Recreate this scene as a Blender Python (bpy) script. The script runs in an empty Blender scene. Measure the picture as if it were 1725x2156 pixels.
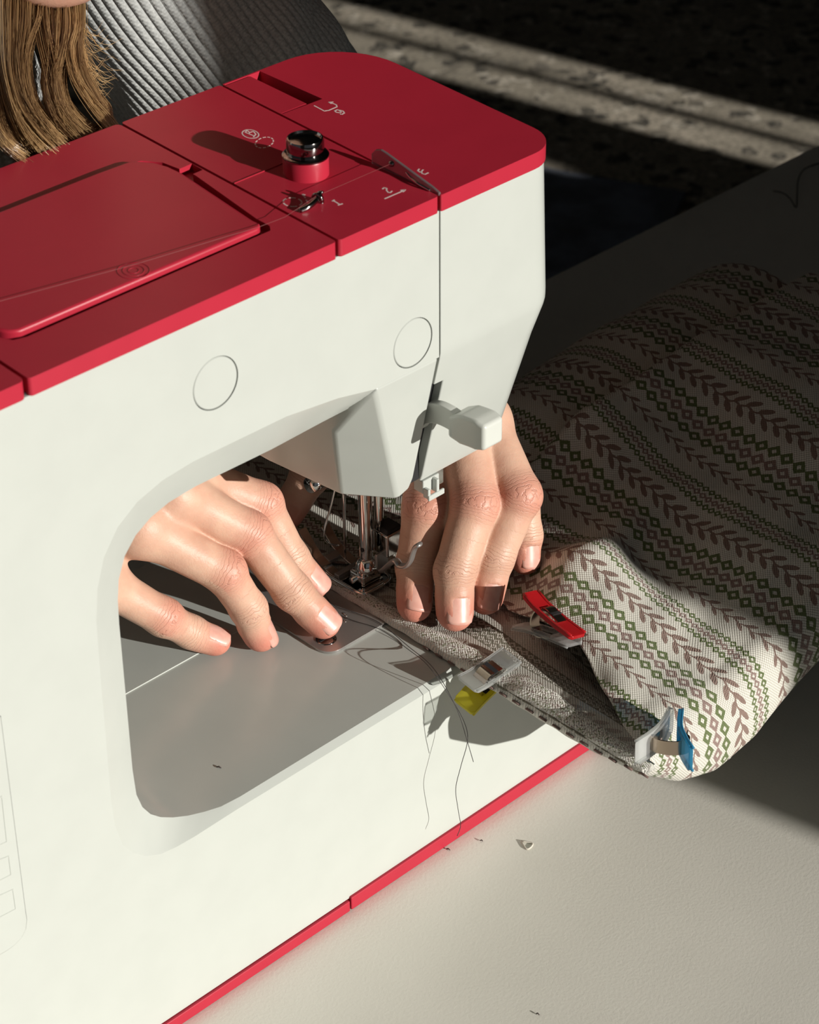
import bpy, bmesh, math, random
import numpy as np
from mathutils import Vector, Matrix

random.seed(7); np.random.seed(7)
scene = bpy.context.scene
COL = scene.collection
MM = 0.001

# ------------------------------------------------------------------ camera
# Machine frame: X along the machine (needle end +), Y away from the camera (towards the sewer), Z up, table top = 0.
W_PX, H_PX, F_PX = 1725, 2156, 4952.0
_yaw, _pit, _rol = (math.radians(a) for a in (44.06, 33.74, 0.54))
_f = np.array([math.sin(_yaw)*math.cos(_pit), math.cos(_yaw)*math.cos(_pit), -math.sin(_pit)])
_r = np.array([math.cos(_yaw), -math.sin(_yaw), 0.0]); _d = np.cross(_f, _r)
_r2 = math.cos(_rol)*_r + math.sin(_rol)*_d; _d2 = -math.sin(_rol)*_r + math.cos(_rol)*_d
CM = np.array([_r2, _d2, _f])
def ray(x, y): return CM.T @ np.array([(x-W_PX/2)/F_PX, (y-H_PX/2)/F_PX, 1.0])
CAM = -ray(735, 1915)*870.0            # mm
def onX(x, y, X): v = ray(x, y); return CAM + v*((X-CAM[0])/v[0])
def onY(x, y, Y=0.0): v = ray(x, y); return CAM + v*((Y-CAM[1])/v[1])
def onZ(x, y, Z): v = ray(x, y); return CAM + v*((Z-CAM[2])/v[2])
TOP0, TOPK = 275.5, 0.05               # top of the machine rises gently towards the sewer
def topz(y): return TOP0 + TOPK*y
def onTop(x, y, dz=0.0):
    v = ray(x, y); t = (TOP0+dz+TOPK*CAM[1]-CAM[2])/(v[2]-TOPK*v[1]); return CAM + v*t

cam_data = bpy.data.cameras.new('camera'); cam = bpy.data.objects.new('camera', cam_data); COL.objects.link(cam)
cam.matrix_world = Matrix(((_r2[0], -_d2[0], -_f[0], CAM[0]*MM), (_r2[1], -_d2[1], -_f[1], CAM[1]*MM),
                           (_r2[2], -_d2[2], -_f[2], CAM[2]*MM), (0, 0, 0, 1)))
cam_data.sensor_fit = 'HORIZONTAL'; cam_data.sensor_width = 36.0; cam_data.lens = F_PX/W_PX*36.0
cam_data.clip_start = 0.02; cam_data.clip_end = 50
cam_data.dof.use_dof = True; cam_data.dof.focus_distance = 0.86; cam_data.dof.aperture_fstop = 38
scene.camera = cam

# ------------------------------------------------------------------ world, sun, exposure
SUN = np.array([-0.20, 1.0, -0.26])    # direction the light travels
world = bpy.data.worlds.new('world'); scene.world = world; world.use_nodes = True
bg = world.node_tree.nodes['Background']; bg.inputs[0].default_value = (0.80, 0.90, 1.0, 1); bg.inputs[1].default_value = 0.10
sun_d = bpy.data.lights.new('sun', 'SUN'); sun_d.energy = 5.5; sun_d.angle = math.radians(0.5); sun_d.color = (1.0, 0.963, 0.90)
sun = bpy.data.objects.new('sun', sun_d); COL.objects.link(sun); sun.location = (0.5, -2.5, 2)
sun.rotation_euler = Vector(SUN).to_track_quat('-Z', 'Y').to_euler()
vs = scene.view_settings; vs.view_transform = 'Standard'; vs.look = 'None'; vs.exposure = 0.0; vs.gamma = 1.0; vs.use_curve_mapping = False

cy = scene.cycles; cy.max_bounces = 6; cy.diffuse_bounces = 3; cy.glossy_bounces = 3; cy.transmission_bounces = 4; cy.transparent_max_bounces = 6

# ------------------------------------------------------------------ node helpers
class S:
    """A socket wrapped so that arithmetic builds Math nodes."""
    def __init__(s, nt, sock): s.nt, s.k = nt, sock
    def _m(s, op, b=None, c=None):
        n = s.nt.nodes.new('ShaderNodeMath'); n.operation = op
        for i, v in enumerate((s, b, c)):
            if v is None: continue
            if isinstance(v, S): s.nt.links.new(v.k, n.inputs[i])
            else: n.inputs[i].default_value = v
        return S(s.nt, n.outputs[0])
    def __add__(s, b): return s._m('ADD', b)
    __radd__ = __add__
    def __sub__(s, b): return s._m('SUBTRACT', b)
    def __rsub__(s, b): return (s*-1)+b
    def __mul__(s, b): return s._m('MULTIPLY', b)
    __rmul__ = __mul__
    def __truediv__(s, b): return s._m('DIVIDE', b)
    def abs(s): return s._m('ABSOLUTE')
    def sin(s): return s._m('SINE')
    def min(s, b): return s._m('MINIMUM', b)
    def max(s, b): return s._m('MAXIMUM', b)
    def frac(s): return s._m('FRACT')
    def floor(s): return s._m('FLOOR')
    def wrap(s, p): return s._m('FLOORED_MODULO', p)
    def gt(s, b): return s._m('GREATER_THAN', b)
    def lt(s, b): return s._m('LESS_THAN', b)
    def pw(s, b): return s._m('POWER', b)
    def ramp(s, a, b):                    # smooth 0..1 between a and b
        n = s.nt.nodes.new('ShaderNodeMapRange'); n.interpolation_type = 'SMOOTHSTEP'
        s.nt.links.new(s.k, n.inputs[0]); n.inputs[1].default_value = a; n.inputs[2].default_value = b
        return S(s.nt, n.outputs[0])

def new_mat(name):
    m = bpy.data.materials.new(name); m.use_nodes = True
    return m, m.node_tree, m.node_tree.nodes['Principled BSDF']
def setp(b, **kw):
    names = dict(color='Base Color', rough='Roughness', metal='Metallic', spec='Specular IOR Level', trans='Transmission Weight', ior='IOR',
                 sss='Subsurface Weight', coat='Coat Weight', coatr='Coat Roughness', sheen='Sheen Weight', alpha='Alpha', sscale='Subsurface Scale')
    for k, v in kw.items():
        i = b.inputs[names[k]]
        if k == 'color': v = tuple(v)+(1,)
        i.default_value = v
def noise(nt, scale, detail=3, rough=0.5, coord='Object', vec=None, dim='3D'):
    n = nt.nodes.new('ShaderNodeTexNoise'); n.inputs['Scale'].default_value = scale; n.inputs['Detail'].default_value = detail; n.inputs['Roughness'].default_value = rough
    if vec is None:
        tc = nt.nodes.new('ShaderNodeTexCoord'); nt.links.new(tc.outputs[coord], n.inputs['Vector'])
    else: nt.links.new(vec, n.inputs['Vector'])
    return S(nt, n.outputs[0])
def bump(nt, b, h, strength=0.3, dist=0.001):
    n = nt.nodes.new('ShaderNodeBump'); n.inputs['Strength'].default_value = strength; n.inputs['Distance'].default_value = dist
    nt.links.new(h.k, n.inputs['Height']); nt.links.new(n.outputs[0], b.inputs['Normal']); return n
def mix(nt, f, a, b):
    n = nt.nodes.new('ShaderNodeMix'); n.data_type = 'RGBA'; n.clamp_factor = True
    if isinstance(f, S): nt.links.new(f.k, n.inputs[0])
    else: n.inputs[0].default_value = f
    for i, v in ((6, a), (7, b)):
        if isinstance(v, (tuple, list)): n.inputs[i].default_value = tuple(v)+(1,)
        else: nt.links.new(v, n.inputs[i])
    return n.outputs[2]
def plain(name, color, rough=0.4, metal=0.0, spec=0.5, grain=0.0, gscale=900, wear=None, **kw):
    m, nt, b = new_mat(name); setp(b, color=color, rough=rough, metal=metal, spec=spec, **kw)
    n = noise(nt, gscale, 4)
    if grain: bump(nt, b, n, grain, 0.0004)
    k = wear if wear is not None else 0.06
    c2 = tuple(c*(1-k) for c in color)
    nt.links.new(mix(nt, noise(nt, 60, 5).ramp(0.3, 0.75), color, c2), b.inputs['Base Color'])
    return m

MAT = {}
MAT['white'] = plain('white_plastic', (0.472, 0.492, 0.457), 0.22, spec=0.45, wear=0.03)
MAT['lever'] = plain('lever_plastic', (0.56, 0.575, 0.53), 0.3, wear=0.03)
MAT['red'] = plain('red_plastic', (0.40, 0.020, 0.040), 0.36, spec=0.3, grain=0.04, gscale=2500, wear=0.05)
MAT['chrome'] = plain('chrome', (0.75, 0.73, 0.70), 0.08, metal=1.0, wear=0.05)
MAT['dark_chrome'] = plain('dark_chrome', (0.30, 0.28, 0.27), 0.10, metal=1.0, wear=0.1)
MAT['steel'] = plain('brushed_steel', (0.46, 0.44, 0.42), 0.33, metal=0.75, wear=0.08)
MAT['black'] = plain('black_gap', (0.012, 0.012, 0.013), 0.6, wear=0.1)
MAT['grey'] = plain('grey_plastic', (0.16, 0.16, 0.155), 0.4)
MAT['ink'] = plain('white_print', (0.75, 0.62, 0.60), 0.5, wear=0.1)
MAT['thread'] = plain('dark_thread', (0.03, 0.025, 0.025), 0.6)
MAT['thread_pale'] = plain('dusty_thread', (0.25, 0.07, 0.07), 0.5)

# ------------------------------------------------------------------ mesh helpers (all input in mm)
def mk(name, verts, faces, mat, parent=None, smooth=False, uv=None, loc=None):
    me = bpy.data.meshes.new(name); me.from_pydata([tuple(c*MM for c in v) for v in verts], [], faces); me.validate(); me.update()
    if smooth: me.polygons.foreach_set('use_smooth', [True]*len(me.polygons))
    if uv is not None:
        l = me.uv_layers.new(name='UVMap'); li = np.zeros(len(me.loops), dtype=np.int32); me.loops.foreach_get('vertex_index', li)
        l.data.foreach_set('uv', np.asarray(uv, dtype=np.float32)[li].ravel())
    o = bpy.data.objects.new(name, me); COL.objects.link(o)
    if mat is not None: me.materials.append(mat)
    if parent is not None: o.parent = parent
    return o
def from_bm(name, bm, mat, parent=None, smooth=False):
    bmesh.ops.recalc_face_normals(bm, faces=bm.faces[:])
    me = bpy.data.meshes.new(name); bm.to_mesh(me); bm.free()
    if smooth: me.polygons.foreach_set('use_smooth', [True]*len(me.polygons))
    me.materials.append(mat); o = bpy.data.objects.new(name, me); COL.objects.link(o)
    if parent is not None: o.parent = parent
    return o
def bevel(o, w, seg=3, ang=30):
    m = o.modifiers.new('bevel', 'BEVEL'); m.width = w*MM; m.segments = seg; m.limit_method = 'ANGLE'; m.angle_limit = math.radians(ang); m.harden_normals = True
    o.data.polygons.foreach_set('use_smooth', [True]*len(o.data.polygons)); return o
def empty(name, label, cat, group=None, loc=(0, 0, 0)):
    o = bpy.data.objects.new(name, None); o.empty_display_size = 0.02; o.location = [c*MM for c in loc]; COL.objects.link(o)
    o['label'] = label; o['category'] = cat
    if group: o['group'] = group
    return o
def tag(o, label, cat, group=None):
    o['label'] = label; o['category'] = cat
    if group: o['group'] = group
    return o
def rrect(x0, x1, y0, y1, r, n=6):
    """rounded rectangle outline, r = 4 radii (x0y0, x1y0, x1y1, x0y1)"""
    if not isinstance(r, (tuple, list)): r = (r,)*4
    out = []
    for (cx, cy, a0), rr in zip(((x0, y0, 180), (x1, y0, 270), (x1, y1, 0), (x0, y1, 90)), r):
        sx = 1 if cx == x0 else -1; sy = 1 if cy == y0 else -1
        px, py = cx+sx*rr, cy+sy*rr
        for i in range(n+1):
            a = math.radians(a0+90*i/n); out.append((px+rr*math.cos(a), py+rr*math.sin(a)))
    return out
def loft(rings, cap0=True, cap1=True, closed=True):
    """rings: list of equal-length lists of 3D points -> verts, faces"""
    n = len(rings[0]); v = [p for r in rings for p in r]; f = []
    for i in range(len(rings)-1):
        for j in range(n if closed else n-1):
            a, b = i*n+j, i*n+(j+1) % n; f.append((a, b, b+n, a+n))
    if cap0: f.append(tuple(reversed(range(n))))
    if cap1: f.append(tuple(range((len(rings)-1)*n, len(rings)*n)))
    return v, f
def fix(o):
    bm = bmesh.new(); bm.from_mesh(o.data); bmesh.ops.remove_doubles(bm, verts=bm.verts[:], dist=1e-7); bmesh.ops.recalc_face_normals(bm, faces=bm.faces[:]); bm.to_mesh(o.data); bm.free(); return o
def plate(name, outline, holes, zf, thick, mat, parent=None, bev=0.8, seg=3):
    """flat slab whose top follows zf(y); outline and holes in XY"""
    bm = bmesh.new()
    def loop(pts, dz):
        vs_ = [bm.verts.new((x*MM, y*MM, (zf(y)+dz)*MM)) for x, y in pts]
        return vs_, [bm.edges.new((vs_[i], vs_[(i+1) % len(vs_)])) for i in range(len(vs_))]
    loops = [outline]+list(holes); tops = []; bots = []
    et = []; eb = []
    for l in loops:
        a, e = loop(l, 0); tops.append(a); et += e
        a, e = loop(l, -thick); bots.append(a); eb += e
    bmesh.ops.triangle_fill(bm, use_beauty=True, use_dissolve=False, edges=et)
    bmesh.ops.triangle_fill(bm, use_beauty=True, use_dissolve=False, edges=eb)
    for a, b in zip(tops, bots):
        for i in range(len(a)):
            j = (i+1) % len(a); bm.faces.new((a[i], a[j], b[j], b[i]))
    o = from_bm(name, bm, mat, parent)
    if bev: bevel(o, bev, seg, 40)
    return o
def box(name, x0, x1, y0, y1, z0, z1, mat, parent=None, bev=0.5, seg=3):
    v = [(x, y, z) for z in (z0, z1) for x, y in ((x0, y0), (x1, y0), (x1, y1), (x0, y1))]
    f = [(3, 2, 1, 0), (4, 5, 6, 7), (0, 1, 5, 4), (1, 2, 6, 5), (2, 3, 7, 6), (3, 0, 4, 7)]
    o = mk(name, v, f, mat, parent)
    if bev: bevel(o, bev, seg)
    return o
def hull(name, pts, mat, parent=None, bev=1.0, seg=3):
    bm = bmesh.new()
    for p in pts: bm.verts.new([c*MM for c in p])
    r = bmesh.ops.convex_hull(bm, input=bm.verts[:])
    bmesh.ops.delete(bm, geom=[g for g in r['geom_unused'] if isinstance(g, bmesh.types.BMVert)], context='VERTS')
    bmesh.ops.dissolve_limit(bm, angle_limit=math.radians(2), verts=bm.verts[:], edges=bm.edges[:])
    o = from_bm(name, bm, mat, parent)
    if bev: bevel(o, bev, seg, 12)
    return o
def frames(pts):
    pts = np.asarray(pts, float); n = len(pts); T = np.zeros_like(pts)
    T[1:-1] = pts[2:]-pts[:-2]; T[0] = pts[1]-pts[0]; T[-1] = pts[-1]-pts[-2]
    T /= np.linalg.norm(T, axis=1)[:, None]+1e-12
    u = np.cross(T[0], (0, 0, 1.0));
    if np.linalg.norm(u) < 1e-3: u = np.array([1.0, 0, 0])
    U = []
    for t in T:
        u = u-t*(u@t); u = u/np.linalg.norm(u); U.append(u)
    U = np.array(U); return pts, T, U, np.cross(T, U)
def tube_vf(pts, rad, sides=8, cap=True, flat=1.0):
    pts, T, U, V = frames(pts); n = len(pts); rad = np.broadcast_to(np.asarray(rad, float), (n,))
    a = np.arange(sides)*2*math.pi/sides
    v = (pts[:, None, :]+rad[:, None, None]*(np.cos(a)[None, :, None]*U[:, None, :]+flat*np.sin(a)[None, :, None]*V[:, None, :])).reshape(-1, 3)
    f = []
    for i in range(n-1):
        for j in range(sides):
            f.append((i*sides+j, i*sides+(j+1) % sides, (i+1)*sides+(j+1) % sides, (i+1)*sides+j))
    if cap: f.append(tuple(reversed(range(sides)))); f.append(tuple(range((n-1)*sides, n*sides)))
    return [tuple(p) for p in v], f
def tube(name, pts, rad, mat, parent=None, sides=10, cap=True, flat=1.0):
    v, f = tube_vf(pts, rad, sides, cap, flat); return mk(name, v, f, mat, parent, smooth=True)
def join_vf(parts):
    V, F = [], []
    for v, f in parts:
        o = len(V); V += list(v); F += [tuple(i+o for i in q) for q in f]
    return V, F
def spline(pts, n=8):
    """Catmull-Rom through points"""
    p = np.asarray(pts, float); p = np.vstack([2*p[0]-p[1], p, 2*p[-1]-p[-2]]); out = []
    for i in range(1, len(p)-2):
        for t in np.linspace(0, 1, n, endpoint=False):
            a, b, c, d = p[i-1], p[i], p[i+1], p[i+2]
            out.append(0.5*((2*b)+(c-a)*t+(2*a-5*b+4*c-d)*t*t+(3*b-a-3*c+d)*t**3))
    out.append(p[-2]); return np.array(out)
def lathe(name, prof, cx, cy, mat, parent=None, n=40, axis='z', smooth=True):
    v = []; f = []
    for r, z in prof:
        for i in range(n):
            a = 2*math.pi*i/n; v.append((cx+r*math.cos(a), cy+r*math.sin(a), z))
    for k in range(len(prof)-1):
        for i in range(n): f.append((k*n+i, k*n+(i+1) % n, (k+1)*n+(i+1) % n, (k+1)*n+i))
    f.append(tuple(reversed(range(n)))); f.append(tuple(range((len(prof)-1)*n, len(prof)*n)))
    return mk(name, v, f, mat, parent, smooth=smooth)
def auto_smooth(o, ang=35):
    o.data.polygons.foreach_set('use_smooth', [True]*len(o.data.polygons))
    o.data.set_sharp_from_angle(angle=math.radians(ang)); return o
#@@SECTION
# ------------------------------------------------------------------ the room
def wall_with_holes(name, y, x0, x1, z0, z1, holes, thick, mat):
    bm = bmesh.new(); et = [[], []]; loops = [[], []]
    for pts in [[(x0, z0), (x1, z0), (x1, z1), (x0, z1)]]+[[(a, c), (b, c), (b, d), (a, d)] for a, b, c, d in holes]:
        for k, yy in enumerate((y, y-thick)):
            vs_ = [bm.verts.new((px*MM, yy*MM, pz*MM)) for px, pz in pts]; loops[k].append(vs_)
            et[k] += [bm.edges.new((vs_[i], vs_[(i+1) % 4])) for i in range(4)]
    for k in (0, 1): bmesh.ops.triangle_fill(bm, use_beauty=True, use_dissolve=False, edges=et[k])
    for a, b in zip(*loops):
        for i in range(4): bm.faces.new((a[i], a[(i+1) % 4], b[(i+1) % 4], b[i]))
    return from_bm(name, bm, mat)
def structure(o): o['kind'] = 'structure'; return o

WALL_Y = -1500.0
EDGE_X = 153.7+0.2*(-31.7-WALL_Y)      # window jamb whose shadow crosses the table
MAT['wall'] = plain('wall_paint', (0.30, 0.29, 0.27), 0.9, grain=0.1, gscale=300)
m, nt, b = new_mat('terrazzo_floor'); setp(b, rough=0.75)
n1 = noise(nt, 6, 4); vor = nt.nodes.new('ShaderNodeTexVoronoi'); vor.inputs['Scale'].default_value = 55
tc = nt.nodes.new('ShaderNodeTexCoord'); nt.links.new(tc.outputs['Object'], vor.inputs['Vector'])
cell = S(nt, vor.outputs['Color']); sp = nt.nodes.new('ShaderNodeSeparateColor'); nt.links.new(vor.outputs['Color'], sp.inputs[0])
c1 = mix(nt, n1.ramp(0.35, 0.65), (0.56, 0.49, 0.39), (0.42, 0.37, 0.29))
c2 = mix(nt, S(nt, sp.outputs[0]).ramp(0.80, 0.84), c1, (0.07, 0.065, 0.055))
c3 = mix(nt, S(nt, sp.outputs[1]).ramp(0.86, 0.9), c2, (0.70, 0.63, 0.52))
c4 = mix(nt, noise(nt, 160, 4).ramp(0.42, 0.66), c3, (0.27, 0.24, 0.19))
nt.links.new(c4, b.inputs['Base Color']); MAT['floor'] = m
FLOOR_Z = -735.0
fl = structure(mk('floor', [(-4200, -1700, FLOOR_Z), (4200, -1700, FLOOR_Z), (4200, 4200, FLOOR_Z), (-4200, 4200, FLOOR_Z)], [(0, 1, 2, 3)], MAT['floor']))
# sunlight enters by a wide window and by unseen narrow slits, shaped to cast the floor's light bands, further along the same wall
def slit(xa, ya, xb, yb):              # wall x-range that lights the floor between two floor points
    return sorted((xa+0.2*(ya-WALL_Y), xb+0.2*(yb-WALL_Y)))
wins = [(-1500, EDGE_X, 120, 1500)]
s1 = slit(1868, 1250, 1952, 1250); s2 = slit(1960, 1250, 2032, 1250); s3 = slit(1640, 1450, 1684, 1450)
wins += [(s3[0], s3[1], 22, 200), (s1[0], s1[1], -300, 900), (s2[0], s2[1], -300, 900)]
structure(wall_with_holes('wall_window', WALL_Y, -4200, 4200, FLOOR_Z, 2000, wins, 60, MAT['wall']))
MAT['frame'] = plain('window_frame_paint', (0.5, 0.5, 0.48), 0.5)
for i, (a, b_, c, d) in enumerate(wins):  # first is the window, the rest the added light slits
    root = structure(mk('window_%d' % (i+1), *join_vf([loft([[(x, WALL_Y-8, z) for x, z in ((a-e, c-e), (b_+e, c-e), (b_+e, d+e), (a-e, d+e))],
            [(x, WALL_Y+12, z) for x, z in ((a-e, c-e), (b_+e, c-e), (b_+e, d+e), (a-e, d+e))]], False, False) for e in (0.5, 25)]), MAT['frame']))
structure(mk('wall_far', [(-4200, 4200, FLOOR_Z), (4200, 4200, FLOOR_Z), (4200, 4200, 2000), (-4200, 4200, 2000)], [(0, 1, 2, 3)], MAT['wall']))
structure(mk('wall_right', [(4200, -1560, FLOOR_Z), (4200, 4200, FLOOR_Z), (4200, 4200, 2000), (4200, -1560, 2000)], [(0, 1, 2, 3)], MAT['wall']))
structure(mk('ceiling', [(-4200, -1560, 2000), (4200, -1560, 2000), (4200, 4200, 2000), (-4200, 4200, 2000)], [(3, 2, 1, 0)], MAT['wall']))

m, nt, b = new_mat('blue_mottle'); setp(b, rough=0.95, sheen=0.3); rn = noise(nt, 14, 5)
nt.links.new(mix(nt, rn.ramp(0.35, 0.65), (0.22, 0.26, 0.36), (0.09, 0.10, 0.135)), b.inputs['Base Color']); bump(nt, b, noise(nt, 500, 3), 0.8, 0.004); MAT['floor_patch'] = m
patch_pts = [onZ(x, y, FLOOR_Z) for x, y in ((1010, 330), (1200, 372), (1445, 412), (1400, 520), (1180, 660), (960, 560))]  # thin mottled dark blue slab over the bluish part of the floor
tag(plate('floor_patch', [(q[0], q[1]) for q in patch_pts], [], lambda y: FLOOR_Z+7, 6.5, MAT['floor_patch'], None, 2), 'dark blue mottled patch on the floor behind the machine head', 'floor_patch')

# ------------------------------------------------------------------ table
m, nt, b = new_mat('table_laminate'); setp(b, rough=0.27, spec=0.5)
tn = noise(nt, 800, 4, 0.6)
nt.links.new(mix(nt, noise(nt, 9, 4).ramp(0.3, 0.7), (0.80, 0.775, 0.70), (0.74, 0.715, 0.64)), b.inputs['Base Color'])
bump(nt, b, tn, 0.2, 0.0004); MAT['table'] = m
table = empty('table', 'white laminate table top under the sewing machine', 'table', loc=(300, -300, -735))
o = box('table_top', -1000, 1400, -1100, 284, -26, 0, MAT['table'], None, 1.2); o.parent = table; o.matrix_parent_inverse = table.matrix_world.inverted()
TB = Matrix.Translation(Vector((0.3, -0.3, -0.735))).inverted()
o.matrix_parent_inverse = TB
for x in (-950, 1310):
    for y in (-1050, 200):
        l = box('leg', x, x+40, y, y+40, FLOOR_Z, -26, MAT['frame'], table, 2); l.matrix_parent_inverse = TB

# ------------------------------------------------------------------ the sewing machine
machine = empty('sewing_machine', 'white and red sewing machine standing on the white table', 'sewing machine')
Wm, Rm = MAT['white'], MAT['red']
BED = 81.0
OPEN = [((136, 79), (136, BED, 2.5)), ((-50, 79), (-46, BED, 2.5)), ((-60, 78.8), (-54, BED, 3.2)), ((-68, 78.6), (-60, 81.6, 4.5)), ((-76, 78.9), (-66, 82.6, 6)),
        ((-83, 80), (-71.5, 84.6, 7)), ((-89, 83), (-76.5, 87.8, 7)), ((-94, 87.5), (-80.5, 91.6, 7)), ((-97.6, 93.5), (-83.5, 96.5, 7)), ((-99.8, 103), (-85.4, 103, 7)),
        ((-100.3, 114), (-86, 114, 7)), ((-99.4, 172), (-85.8, 172, 7)), ((-99, 184), (-85.5, 181, 7)), ((-97.5, 195), (-84.4, 188.5, 7)), ((-94, 205), (-81.4, 195.8, 7)),
        ((-88, 213), (-76.6, 201.2, 7)), ((-80, 218.3), (-70.4, 204.8, 7)), ((-70, 221.4), (-63, 206.9, 7)), ((-58, 222.6), (-52, 207.8, 7)), ((-20, 222.2), (-20, 206.5, 8)),
        ((2, 219.5), (4, 205.5, 10)), ((18, 216), (19, 204, 12))]
def back_shell():
    bm = bmesh.new()
    def V(x, y, z): return bm.verts.new((x*MM, y*MM, z*MM))
    DEEP = 112
    out = [V(x, 0, z) for (x, z), _ in OPEN]
    mid = []
    for (x, z), (xi, zi, yi) in OPEN:
        w = 0.5; mid.append(V(x+(xi-x)*w, yi*0.47, z+(zi-z)*w))
    inn = [V(xi, yi, zi) for _, (xi, zi, yi) in OPEN]
    deep = [V(xi, DEEP, zi) for _, (xi, zi, yi) in OPEN]
    for A, B in ((out, mid), (mid, inn), (inn, deep)):
        for i in range(len(A)-1):
            f = bm.faces.new((A[i], A[i+1], B[i+1], B[i])); f.smooth = True
    # back face with round openings for the two screw plugs
    rim = out+[V(47.4, 0, 216), V(47.4, 0, 269.6), V(-340, 0, 269.6), V(-340, 0, 5.5), V(136, 0, 5.5)]
    edges = [bm.edges.get((rim[i], rim[(i+1) % len(rim)])) or bm.edges.new((rim[i], rim[(i+1) % len(rim)])) for i in range(len(rim))]
    for cx, cz in PLUGS:
        c = [V(cx+8.9*math.cos(a), 0, cz+8.9*math.sin(a)) for a in np.linspace(0, 2*math.pi, 48, endpoint=False)]
        d = [V(v.co.x/MM, 1.6, v.co.z/MM) for v in c]
        edges += [bm.edges.new((c[i], c[(i+1) % 48])) for i in range(48)]
        for i in range(48): bm.faces.new((c[i], c[(i+1) % 48], d[(i+1) % 48], d[i]))
        bm.faces.new(d)
    bmesh.ops.triangle_fill(bm, use_beauty=True, use_dissolve=False, edges=edges)
    # left, right, top, bottom and front walls
    b2 = [V(47.4, DEEP, 216), V(47.4, DEEP, 269.6), V(-340, DEEP, 269.6), V(-340, DEEP, 5.5), V(136, DEEP, 5.5)]
    a2 = rim[-5:]
    for i in range(4): bm.faces.new((a2[i], a2[i+1], b2[i+1], b2[i]))
    bm.faces.new((a2[4], out[0], mid[0], inn[0], deep[0], b2[4])); bm.faces.new(deep+b2)
    bmesh.ops.recalc_face_normals(bm, faces=bm.faces[:])
    o = from_bm('housing', bm, Wm, machine); auto_smooth(o, 20); return o
PLUGS = [(-47.4, 245.7), (35.4, 226.2)]
shell = back_shell()
for cx, cz in PLUGS:
    n = 48; a = np.linspace(0, 2*math.pi, n, endpoint=False)
    rings = [[(cx+r*math.cos(t), y, cz+r*math.sin(t)) for t in a] for r, y in ((8.58, 1.5), (8.58, 0.3), (8.35, 0.05), (7.6, 0.05))]
    auto_smooth(fix(mk('screw_plug', *loft(rings), Wm, machine)))
# lower head, left of the slot
P1, P2, P3, P4, P5 = (18, 0.02, 216), (16.4, 18.5, 192.1), (28, 29, 157), (41, 14, 156), (25, 60, 157)
hull('head_shell', [P1, P2, P3, P4, (46, 13.2, 158.5), (47.4, 12.4, 163), (47.4, 0.02, 216), P5, (25, 100, 157), (47.4, 100, 158), (47.4, 100, 216), (13, 40, 206), (13, 100, 206), (16, 12, 207)], Wm, machine, 1.6, 4)
# end cover: lofted, with the lever slot at its left edge
def ring(z, x0, x1, y0, y1, r): return [(x, y, z) for x, y in rrect(x0, x1, y0, y1, r, 8)]
R4 = (0.6, 13, 26, 0.6)
cov = mk('end_cover', *loft([ring(157.2, 53, 92.5, 17, 92, (0.6, 8, 20, 0.6)), ring(158.2, 52.6, 94.4, 14.6, 93, (0.6, 9, 20, 0.6)), ring(161, 52.4, 95.4, 13.4, 94, (0.6, 9, 20, 0.6)),
       ring(203.8, 52.4, 103.4, 3.1, 101, (0.6, 12, 24, 0.6)), ring(204, 48.1, 103.5, 3.05, 101, (0.3, 12, 24, 0.6)), ring(214.6, 48.1, 105.9, 0.45, 102, (0.3, 12, 24, 0.6)), ring(217, 48.1, 106.2, 0.03, 102, (0.3, 12, 24, 0.6)), ring(220, 48.1, 106.2, 0, 102, (0.3, 12, 24, 0.6)),
       ring(269.6, 48.1, 103.6, 0, 103, (0.3, 12, 26, 0.6))]), Wm, machine)
fix(cov); auto_smooth(cov, 22)
box('slot_shade', 47.0, 52.9, 15, 60, 159, 214, MAT['black'], machine, 0)  # black box and sheet stand for the shade inside the slot
mk('slot_shade', [(47.42, 6.5, 203.5), (53, 6.5, 203.5), (53, 18, 158), (47.42, 18, 158)], [(0, 1, 2, 3)], MAT['black'], machine)
# accessory side of the bed, needle plate
plate('bed_extension', rrect(-86, 27.2, 74, 132, 1.5), [], lambda y: BED+0.45, 30, Wm, machine, 0.35, 2)
npl = plate('needle_plate', rrect(28, 112, 38.2, 118, (6, 3, 3, 6), 8), [], lambda y: BED+1.1, 1.6, MAT['steel'], machine, 0.5, 3)
sx, sy = onZ(687, 1345, BED+1.1)[:2]
lathe('plate_screw', [(4.0, BED+0.6), (4.0, BED+1.1), (3.6, BED+1.5), (0.4, BED+1.6)], sx, sy, MAT['dark_chrome'], npl, 28)
sl = np.array([1.0, -0.12])
box('screw_slot', sx-3.4, sx+3.4, sy-0.5, sy+0.5, BED+1.4, BED+1.72, MAT['black'], npl, 0)
for px, py in ((716, 1303), (722, 1306), (730, 1302), (727, 1308), (700, 1307), (704, 1311), (708, 1312), (712, 1308), (716, 1314), (725, 1292), (729, 1296)):
    p = onZ(px, py, BED+1.2); lathe('feed_dot', [(0.5, BED+1.0), (0.45, BED+1.3), (0.15, BED+1.45)], p[0], p[1], MAT['chrome'], npl, 8)
# red base strip, with the joint below the column
box('base_strip', 0.3, 135, -1.2, 130, 0.2, 6.3, Rm, machine, 0.5)
box('base_strip', -340, -0.3, -1.2, 130, 0.2, 5.2, Rm, machine, 0.5)
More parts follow.
